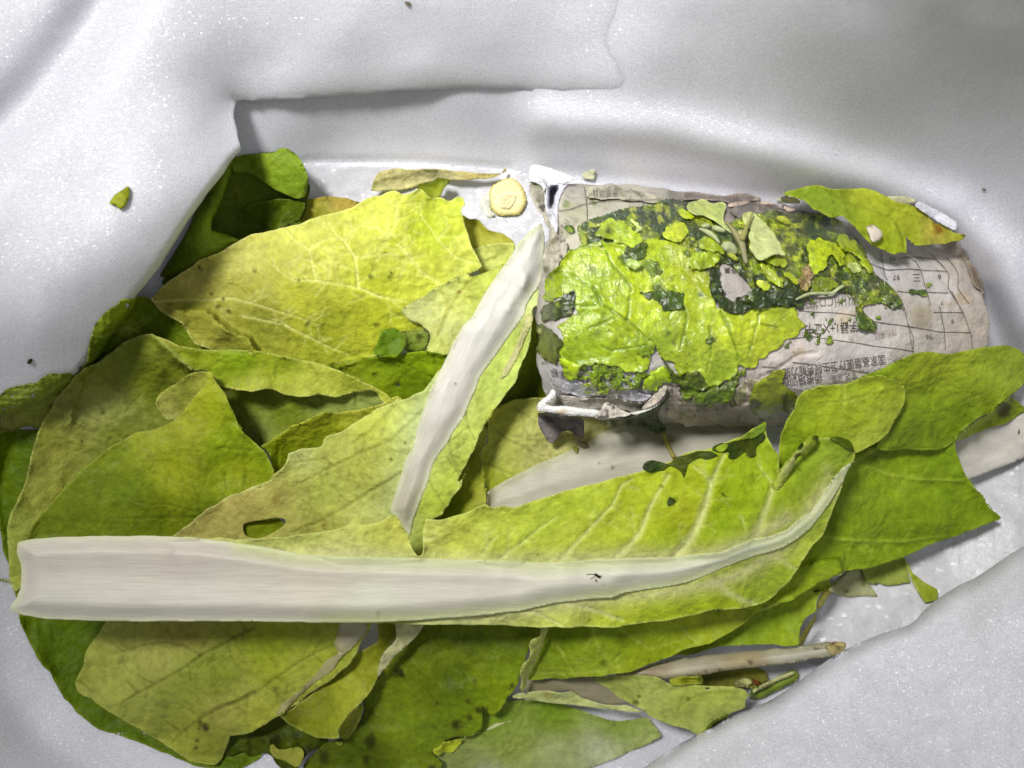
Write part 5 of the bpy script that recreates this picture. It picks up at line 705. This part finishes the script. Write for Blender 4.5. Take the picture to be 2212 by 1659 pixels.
sheet('lower_blade', 'K 1500 560 1700 430 2212 400 | H 1500 800 1600 900 1630 1010 1618 1040 1635 1110 1660 1180 1700 1280 1722 1335 1760 1385 1800 1445 1860 1505 1878 1555 1920 1610 1985 1655 | G 1868 0 1892 30 1945 85 1955 110 1972 140 2020 185 2068 236 1990 262 1900 302 1850 320 1780 345 1700 372 1600 410 1500 452 1440 480 1380 500 1300 520 1240 545 1200 552 1100 575 1000 592 900 650 800 700 700 770 540 800 450 850 380 830 350 700 500 300 700 0',
  leaf, '#8faa30', z='1900 950 130;2050 970 120;2080 1050 96;2165 1120 60;2050 1150 80;1900 1210 84;1780 1240 110;1700 1280 120;1650 1290 116;1800 1100 140;1750 1000 170;1950 1080 112', cols='1900 960 #6f8c2a;2000 990 #7f9c2a;2060 1040 #84a22c;2140 1110 #7a962a;2000 1100 #86a22a;1900 1080 #90ac38;1900 1150 #8aa634;1850 1180 #8fac34;1800 1130 #6d8a24;1750 1200 #97b138;1700 1240 #a0b83e;1830 1010 #86a236;1950 1160 #7c9828;1960 1040 #93ae36', edge='#96ac44', jag=2.5, mott=.13, relief=(9,80), fine=(4,34), h=3.3,
  veins=[('G 830 330 1000 370 1180 385 1400 390 1700 350',5,-5,.35),('H 900 1270 1100 1330 1300 1370 1700 1380',5,-5,.35),'G 1420 385 1500 260','G 1170 390 1230 500','H 1120 1340 1000 1290','G 1060 100 1250 80','G 900 570 1000 640',('H 720 1270 800 1200 900 1130 1020 1060 1200 880',7,-3,.5)], vc='#b9c96c', vs=.35, lift=4, parent=fb)
sheet('upper_lobe', 'H 600 640 700 552 800 520 900 478 1000 432 1080 398 1160 362 1230 332 1310 302 1400 285 1500 298 1580 306 1650 300 1730 280 1800 262 1900 240 2000 230 2080 232 2140 252 2190 285 2230 330 2260 420 2260 500 2200 575 2110 650 2020 720 1900 805 1780 890 1700 950 1640 1010 1600 1070 1500 1110 1350 1120 1200 1110 1080 1130 1000 1120 960 1090 1050 950 1150 800 1180 700 1100 600',
  leaf, '#8aa436', z='1840 830 150;1920 790 178;2000 765 190;2120 745 196;2200 770 186;2215 820 170;2150 870 160;2060 920 150;2040 955 140;1900 960 168;1970 860 176;2080 820 200;1800 850 180;1890 900 180', cols='1850 820 #84a030;1920 790 #8fac38;1960 820 #b4c648;2050 790 #aec048;2140 780 #a3b850;2190 790 #94aa52;2100 840 #8fa640;2000 870 #86a038;1950 920 #7c9636;2060 900 #7f9a30;1880 870 #a4bb40;2000 940 #728d2a', edge='#a3b85c', ew=3, jag=1.6, mott=.1, fine=(2.5,40), lift=6, h=3.2,
  veins=['H 1200 600 1500 480 1900 380 2030 340','H 1220 560 1500 400 2000 360','H 1170 850 1500 800 1900 620','H 1680 800 1750 620',('H 990 1110 1200 1120 1500 1100',5,5,.4)], vc='#6d8828', vs=.3, parent=fb)
sheet('front_flap', 'H 120 1270 150 1180 145 1100 160 1000 175 940 195 870 240 820 285 762 282 730 300 680 330 640 372 612 440 590 500 572 600 572 690 568 800 520 900 500 1000 490 1100 520 1170 550 1205 580 1218 640 1205 700 1180 770 1150 830 1110 900 1060 980 1000 1040 920 1090 860 1125 800 1145 760 1160 600 1200 400 1300 200 1340',
  leaf, '#a0b842', z='1690 980 206;1700 900 214;1730 850 224;1830 830 234;1940 830 236;1955 860 222;1930 920 206;1860 970 196;1780 1010 190;1840 880 232;1780 920 214;1720 1010 196', cols='1700 960 #86a22e;1720 860 #9aae48;1760 840 #a0b440;1800 870 #a9be48;1900 850 #adc344;1860 900 #a8bd40;1920 900 #b3c65c;1870 950 #b0bf5c;1780 940 #9cb23e;1740 920 #92ab34;1820 830 #9fb648', edge='#cdd67c', ew=3, jag=2, mott=.1, fine=(2.5,34), lift=6, h=3.0,
  veins=[('H 690 570 690 720 680 850 690 950',4,4,.4),'H 1250 540 1180 580','H 550 720 690 710','H 700 720 900 650 1050 560'], vc='#c3cf76', vs=.35, parent=fb)
sheet('curled_corner', 'H 1612 1035 1640 1000 1700 950 1760 905 1850 845 1950 780 2010 735 2080 690 2130 640 2138 650 2120 700 2165 695 2175 725 2190 750 2212 745 2250 740 2250 790 2212 795 2160 830 2100 870 2000 915 1900 945 1850 965 1780 985 1720 1015 1660 1040 1625 1045', leaf, '#90a836', z='2065 945 70;2120 900 100;2180 870 118;2200 880 96;2140 930 74', lift=4, edge='#b0c060', jag=2, spots=[(2165,893,15,'#1c2410'),(2178,880,10,'#2a3014'),(2186,862,7,'#7c6a34')], parent=fb)

# ================= THE MAIN LEAF =================
ml = thing('main_leaf', (1000, 1250), 'longest leaf, across the front, with a thick white stalk reaching the left edge', 'leaf')
BL = ('X 330 1175 400 1160 493 1163 556 1165 618 1159 660 1152 717 1146 766 1129 786 1134 811 1131 835 1120 851 1111 866 1129 878 1152 890 1181 904 1202 910 1198 914 1165 916 1136 918 1119 940 1122 960 1121 1000 1110 1020 1100 1047 1086 1067 1096 1085 1094 1106 1096 1150 1082 1211 1064 1285 1044 1359 1024 1409 1012 1425 999 1444 998 1481 980 1511 972 1538 967 1558 957 1600 944 1625 925 1655 912 1657 939 1669 962 1682 984 1684 1010 1680 1022 '
      '| K 1080 730 1180 620 1250 560 1390 500 1480 502 1560 525 1640 580 1700 625 1690 690 1610 770 1600 860 1575 930 1545 1045 1500 1130 1470 1205 1430 1310 1380 1370 1320 1430 1270 1510 1225 1590 1190 1659 | P 1850 660 1800 740 1740 800 1650 870 1560 932 1480 962 1400 982 1300 988 1200 994 1050 1025 900 1050 750 1090 600 1102 450 1125 300 1142 150 1150 0 1152 | X 1180 1356 1140 1353 1080 1350 1000 1349 900 1348 800 1346 700 1344 640 1335 600 1250')
sheet('blade', BL, leaf, '#a8bd48', z='400 1180 240;640 1165 250;850 1125 257;1000 1120 249;1050 1095 243;1200 1075 243;1420 1020 249;1650 925 251;1680 1010 243;1840 960 249;1800 1060 239;1760 1200 215;1680 1270 203;1500 1310 211;1300 1350 213;1000 1345 215;700 1340 220;1000 1220 245;1400 1150 261;1600 1080 267;1600 1200 245;1300 1250 247;1550 1010 263',
  cols='500 1170 #c6ca90;640 1170 #c3cb80;800 1150 #c5cc72;860 1125 #cdd06e;760 1180 #ccd088;930 1130 #cbd07c;1050 1110 #bac864;1000 1160 #c3cc68;1150 1120 #b4c65c;1100 1190 #b2c45a;1250 1080 #b0c34e;1250 1160 #b2c352;1380 1050 #adbf40;1350 1180 #adbf46;1480 1010 #a8bb3a;1480 1110 #aab62e;1450 1180 #9eb630;1600 970 #a2ba34;1580 1060 #98b22c;1560 1150 #90ad28;1650 1000 #a4bd40;1680 1100 #94ae38;1620 1180 #8fac2c;1750 1050 #8aa43a;1800 1000 #90a94c;1780 1100 #98ae4c;1740 1200 #a5b95a;1650 1260 #a0b850;1560 1290 #9cb430;1480 1300 #a6bc38;1360 1330 #b4c650;1200 1345 #c3ce74;1000 1345 #ced69c;1400 1330 #a9c034;1600 1240 #9ab238;1800 1130 #a0b456',
  edge='#d5dc98', ew=3.5, gain=np.array([1.06,1.06,1.0]), jag=1.8, mott=.08, h=3.0, relief=(11,120), fine=(2.4,44), lift=5, vw=5, vd=3.0, vs=.42, vc='#d9ddb0',
  veins=['J 370 1330 450 1260 600 1160 720 1060 870 960',('J 900 1330 1060 1170 1180 1050 1280 930 1350 870 1400 760 1420 690 1530 630',5.5,4,.6),('J 1400 1300 1500 1210 1590 1110 1640 990 1690 860 1760 740 1850 600',8,4,.7),('J 1900 1290 2020 1180 2110 1030 2180 860 2212 700 2190 640',10,4,.7),('K 150 1500 240 1380 320 1250 380 1100 420 960 450 880 510 740 565 640',9,4,.65),'K 440 880 370 800 280 740',('K 800 1400 860 1280 910 1150 950 1040 975 930',11,4,.7),'K 965 880 900 800 840 720','J 230 1280 300 1170 360 1120','C 1710 720 1820 700','K 700 1180 740 1300',
         ('F 200 270 450 300 700 420',5,2.5,.6),('F 780 230 1000 290 1220 370',8,3,.7),('P 1150 770 1280 860 1380 910 1500 950',11,3,.7),('P 1620 520 1800 620 1850 640',9,2,.5),'F 0 320 200 350 320 400',('K 1610 860 1560 950 1500 1050',6,-3,.5),('K 1450 760 1460 900 1430 1050',14,-4,.35)],
  fade=(('X 556 1195 700 1196 905 1212 1100 1214 1320 1205 1530 1198 1620 1170 1700 1120', 'X 900 1346 1120 1322 1240 1300 1350 1290 1430 1280 1530 1262 1600 1240 1680 1190 1730 1130 1780 1060'), 20, '#d2d2a6', .85),
  spots=[(1452,1083,8,'#2c4a18'),(1447,1086,6,'#33501c'),(1562,1068,5,'#33401c'),(1430,1050,4,'#7c8c30'),(1800,1034,3,'#3a4a1c'),(1727,1015,4,'#5f7a24'),(920,1184,4,'#9a9a70'),(1480,1100,8,'#98a030'),(890,1100,3,'#5a6020')], parent=ml)
sheet('stalk', 'X 38 1172 60 1166 100 1161 200 1158 330 1157 420 1162 490 1170 560 1180 640 1195 720 1203 900 1206 1000 1208 1100 1213 1211 1215 1300 1208 1420 1204 1500 1199 1560 1192 1625 1165 | K 950 1350 1100 1300 1200 1210 1300 1150 1380 1040 1450 930 1520 830 1590 750 1705 685 1640 760 1600 860 1540 960 1480 1060 1400 1170 1300 1290 1200 1370 1080 1440 950 1490 800 1530 700 1570 600 1610 | P 1080 690 900 760 700 800 500 828 350 850 250 890 0 905 | X 1200 1302 1120 1320 1000 1332 900 1340 800 1345 700 1345 600 1343 480 1342 300 1342 180 1341 100 1337 50 1329 24 1320 20 1312 36 1293 44 1270 46 1235 44 1215 36 1195',
  stalkm, '#d8d3c6', z='40 1250 250;400 1250 256;800 1260 254;1200 1265 238;1500 1220 240;1650 1150 240;1720 1060 236', lift=-3, it=20, soft=True, gain=1.10, dome=(40,20), h=3.2, th=10, fade=('X 520 1176 640 1196 900 1206 1211 1215 1420 1204 1560 1192 1625 1165 | K 950 1350 1200 1210 1380 1040 1520 830 1640 720 1540 960 1400 1170 1200 1370 950 1490 600 1610 | P 1080 690 700 800 350 850 0 905 | X 1120 1320 900 1340 700 1345', 18, '#bcc87a', .85), relief=(3,170), fine=(.4,24), stripe=(1.5,1.0,22,.02), edge='#d6d9ae', ew=8, mott=.02, jag=.8, cols='80 1200 #cfc9bc;100 1320 #d3d1c2;400 1200 #cdc6b8;400 1320 #d3cfc2;700 1230 #cfc8b6;800 1320 #d4d4c0;1000 1260 #d5d0c2;1200 1250 #dbd8c8;1400 1230 #dedccd;1550 1210 #dcdbcf;1700 1130 #d6d8c4',  # left end tinted darker, its dimmer light put into the colour
  grooves=[('X 40 1235 300 1245 700 1262 1100 1268', 42, 9)], spots=[(1305,1264,3,'#bdb0a0')],
  veins=[('X 905 1205 915 1196 940 1190 955 1180',2.5,2,.4),('X 908 1208 935 1203',2,1,.4),('X 818 1325 820 1342',4,2,.4)], vc='#77704a', parent=ml)
sheet('curled_edge', 'K 970 915 1000 860 1040 790 1080 730 1130 670 1180 615 1215 575 1245 530 1275 510 1310 480 1345 465 1378 468 1388 500 1370 545 1330 585 1290 600 1240 640 1200 665 1165 740 1140 800 1100 850 1060 910 1020 955 985 940', leaf, '#c2cc84', z='1672 1050 261;1700 1000 275;1740 960 285;1765 940 281', dome=(11,13), h=2.6, cols='1680 1040 #aebf58;1700 1000 #d5d8a4;1720 985 #d0d79a;1745 960 #9db63c;1765 945 #6f8a2a', edge='#a9bc58', spots=[(1762,945,7,'#2a3a14'),(1722,985,6,'#2a3a14'),(1727,982,5,'#324418')], parent=ml, lift=6)

# ================= DARK SHREDS AND SPECKS ON TOP =================
for out, col, lab, kw in (
 ('K -160 760 -130 700 -60 680 20 700 60 720 100 700 140 660 240 640 330 605 420 610 480 625 520 650 440 680 400 690 340 670 280 700 240 720 230 760 205 850 180 790 130 760 80 740 40 780 -60 800 -120 780', '#36502a', 'dark wilted leaf shred on the upper edge of the main leaf, left part', {}),
 ('K 440 600 470 560 530 538 580 545 640 520 700 515 760 505 820 480 880 440 920 470 900 520 840 560 820 600 830 650 790 668 750 640 740 600 700 640 650 680 600 685 580 650 620 610 560 620 500 630', '#35502a', 'dark shred below the pointed green tip of the main leaf', {}),
 ('K 680 515 740 465 800 430 850 380 905 345 928 360 925 420 900 450 840 490 760 510', '#93b050', 'pointed light green tip rising at the upper edge of the main leaf', dict(cols='1600 945 #93ae50;1640 920 #7f9f48')),
 ('K 470 590 500 560 560 545 600 560 580 600 540 630 500 620', '#9bb83c', 'light green crumb between the two dark shreds on the main leaf', {}),
 ('K 1470 500 1520 490 1580 495 1640 520 1680 570 1700 625 1650 610 1600 580 1550 540', '#4c6a24', 'dark hollow flap at the top of the white curled edge', {}),
 ('K 1190 585 1215 560 1240 525 1248 545 1230 590 1200 610', '#2f4418', 'tiny black shred on the curled pale edge', {}),
 ('J 1828 840 1850 780 1918 830 1880 845 1835 880', '#2c4a1c', 'small dark green triangle stuck on the main leaf', dict(jag=1)),
 ('W 680 1270 710 1220 740 1190 770 1170 800 1150 812 1180 800 1240 770 1290 740 1300 720 1270', '#a3ae30', 'yellow-green crumb stuck to the left foam fold', dict(dome=(7,8), spots=[(265,415,4,'#6a7a20')])),
 ('A 228 730 245 705 270 685 290 690 280 715 262 745 240 745', '#20221a', 'small black speck on the left foam fold', dict(jag=.5)),
 ('A 680 800 690 760 715 748 730 760 715 790 690 805', '#1d2614', 'black crumb at the rim of the ragged leaf', dict(jag=.5)),
 ('S 605 20 620 8 640 12 643 26 625 30', '#1e1a12', 'black speck on the back foam wall above the parcel', dict(jag=.3)),
 ('S 1845 305 1875 300 1900 315 1905 330 1870 328', '#6a6454', 'faint brown speck on the right foam wall', dict(jag=.3)),
 ('X 872 4 884 3 890 10 880 14', '#6b6360', 'blurred grey speck at the top edge of the foam', dict(jag=.3)),
 ('P 1980 845 2010 832 2060 820 2070 830 2040 840 1995 850', '#2a3416', 'thin black sliver on the lower right leaf', dict(jag=.3)),
 ('P 1110 1008 1140 998 1200 992 1220 998 1170 1003 1125 1010', '#232a12', 'thin black slit along the lower edge of the main leaf', dict(jag=.2)),
 ('E 920 1425 960 1435 1000 1430 1000 1450 970 1465 940 1455', '#8a9a40', 'light crumb under the tip of the rolled leaf', {}),
):
    a = dict(z='floor', lift=2.2, h=2.2, relief=(0,1), fine=(1.8,14), mott=.25, jag=2, it=3, label=lab, cat='leaf scrap' if 'speck' not in lab else 'speck'); a.update(kw)
    sheet('leaf_shred' if 'speck' not in lab else 'speck', out, leaf, col, **a)
fly = thing('fly', (1290, 1246), 'tiny dark fly with thin legs resting on the white main stalk', 'fly')
tube('body', 'P 92 685 112 697 135 715', [1.6,2.6,2.2], ink, '#2a1c18', lift=2.5, parent=fly, seg=8)
sheet('wing', 'P 98 712 112 725 122 758 88 758 92 730', ink, '#9a8e88', z='floor', lift=2.0, h=1.2, th=.4, jag=0, relief=(0,1), fine=(0,1), parent=fly)
for p in ('P 92 690 60 684 20 690', 'P 100 700 75 712 55 728', 'P 130 705 155 700', 'P 135 700 150 712'):
    tube('leg', p, [.5,.4], ink, '#3a302c', lift=1.5, parent=fly, seg=5)
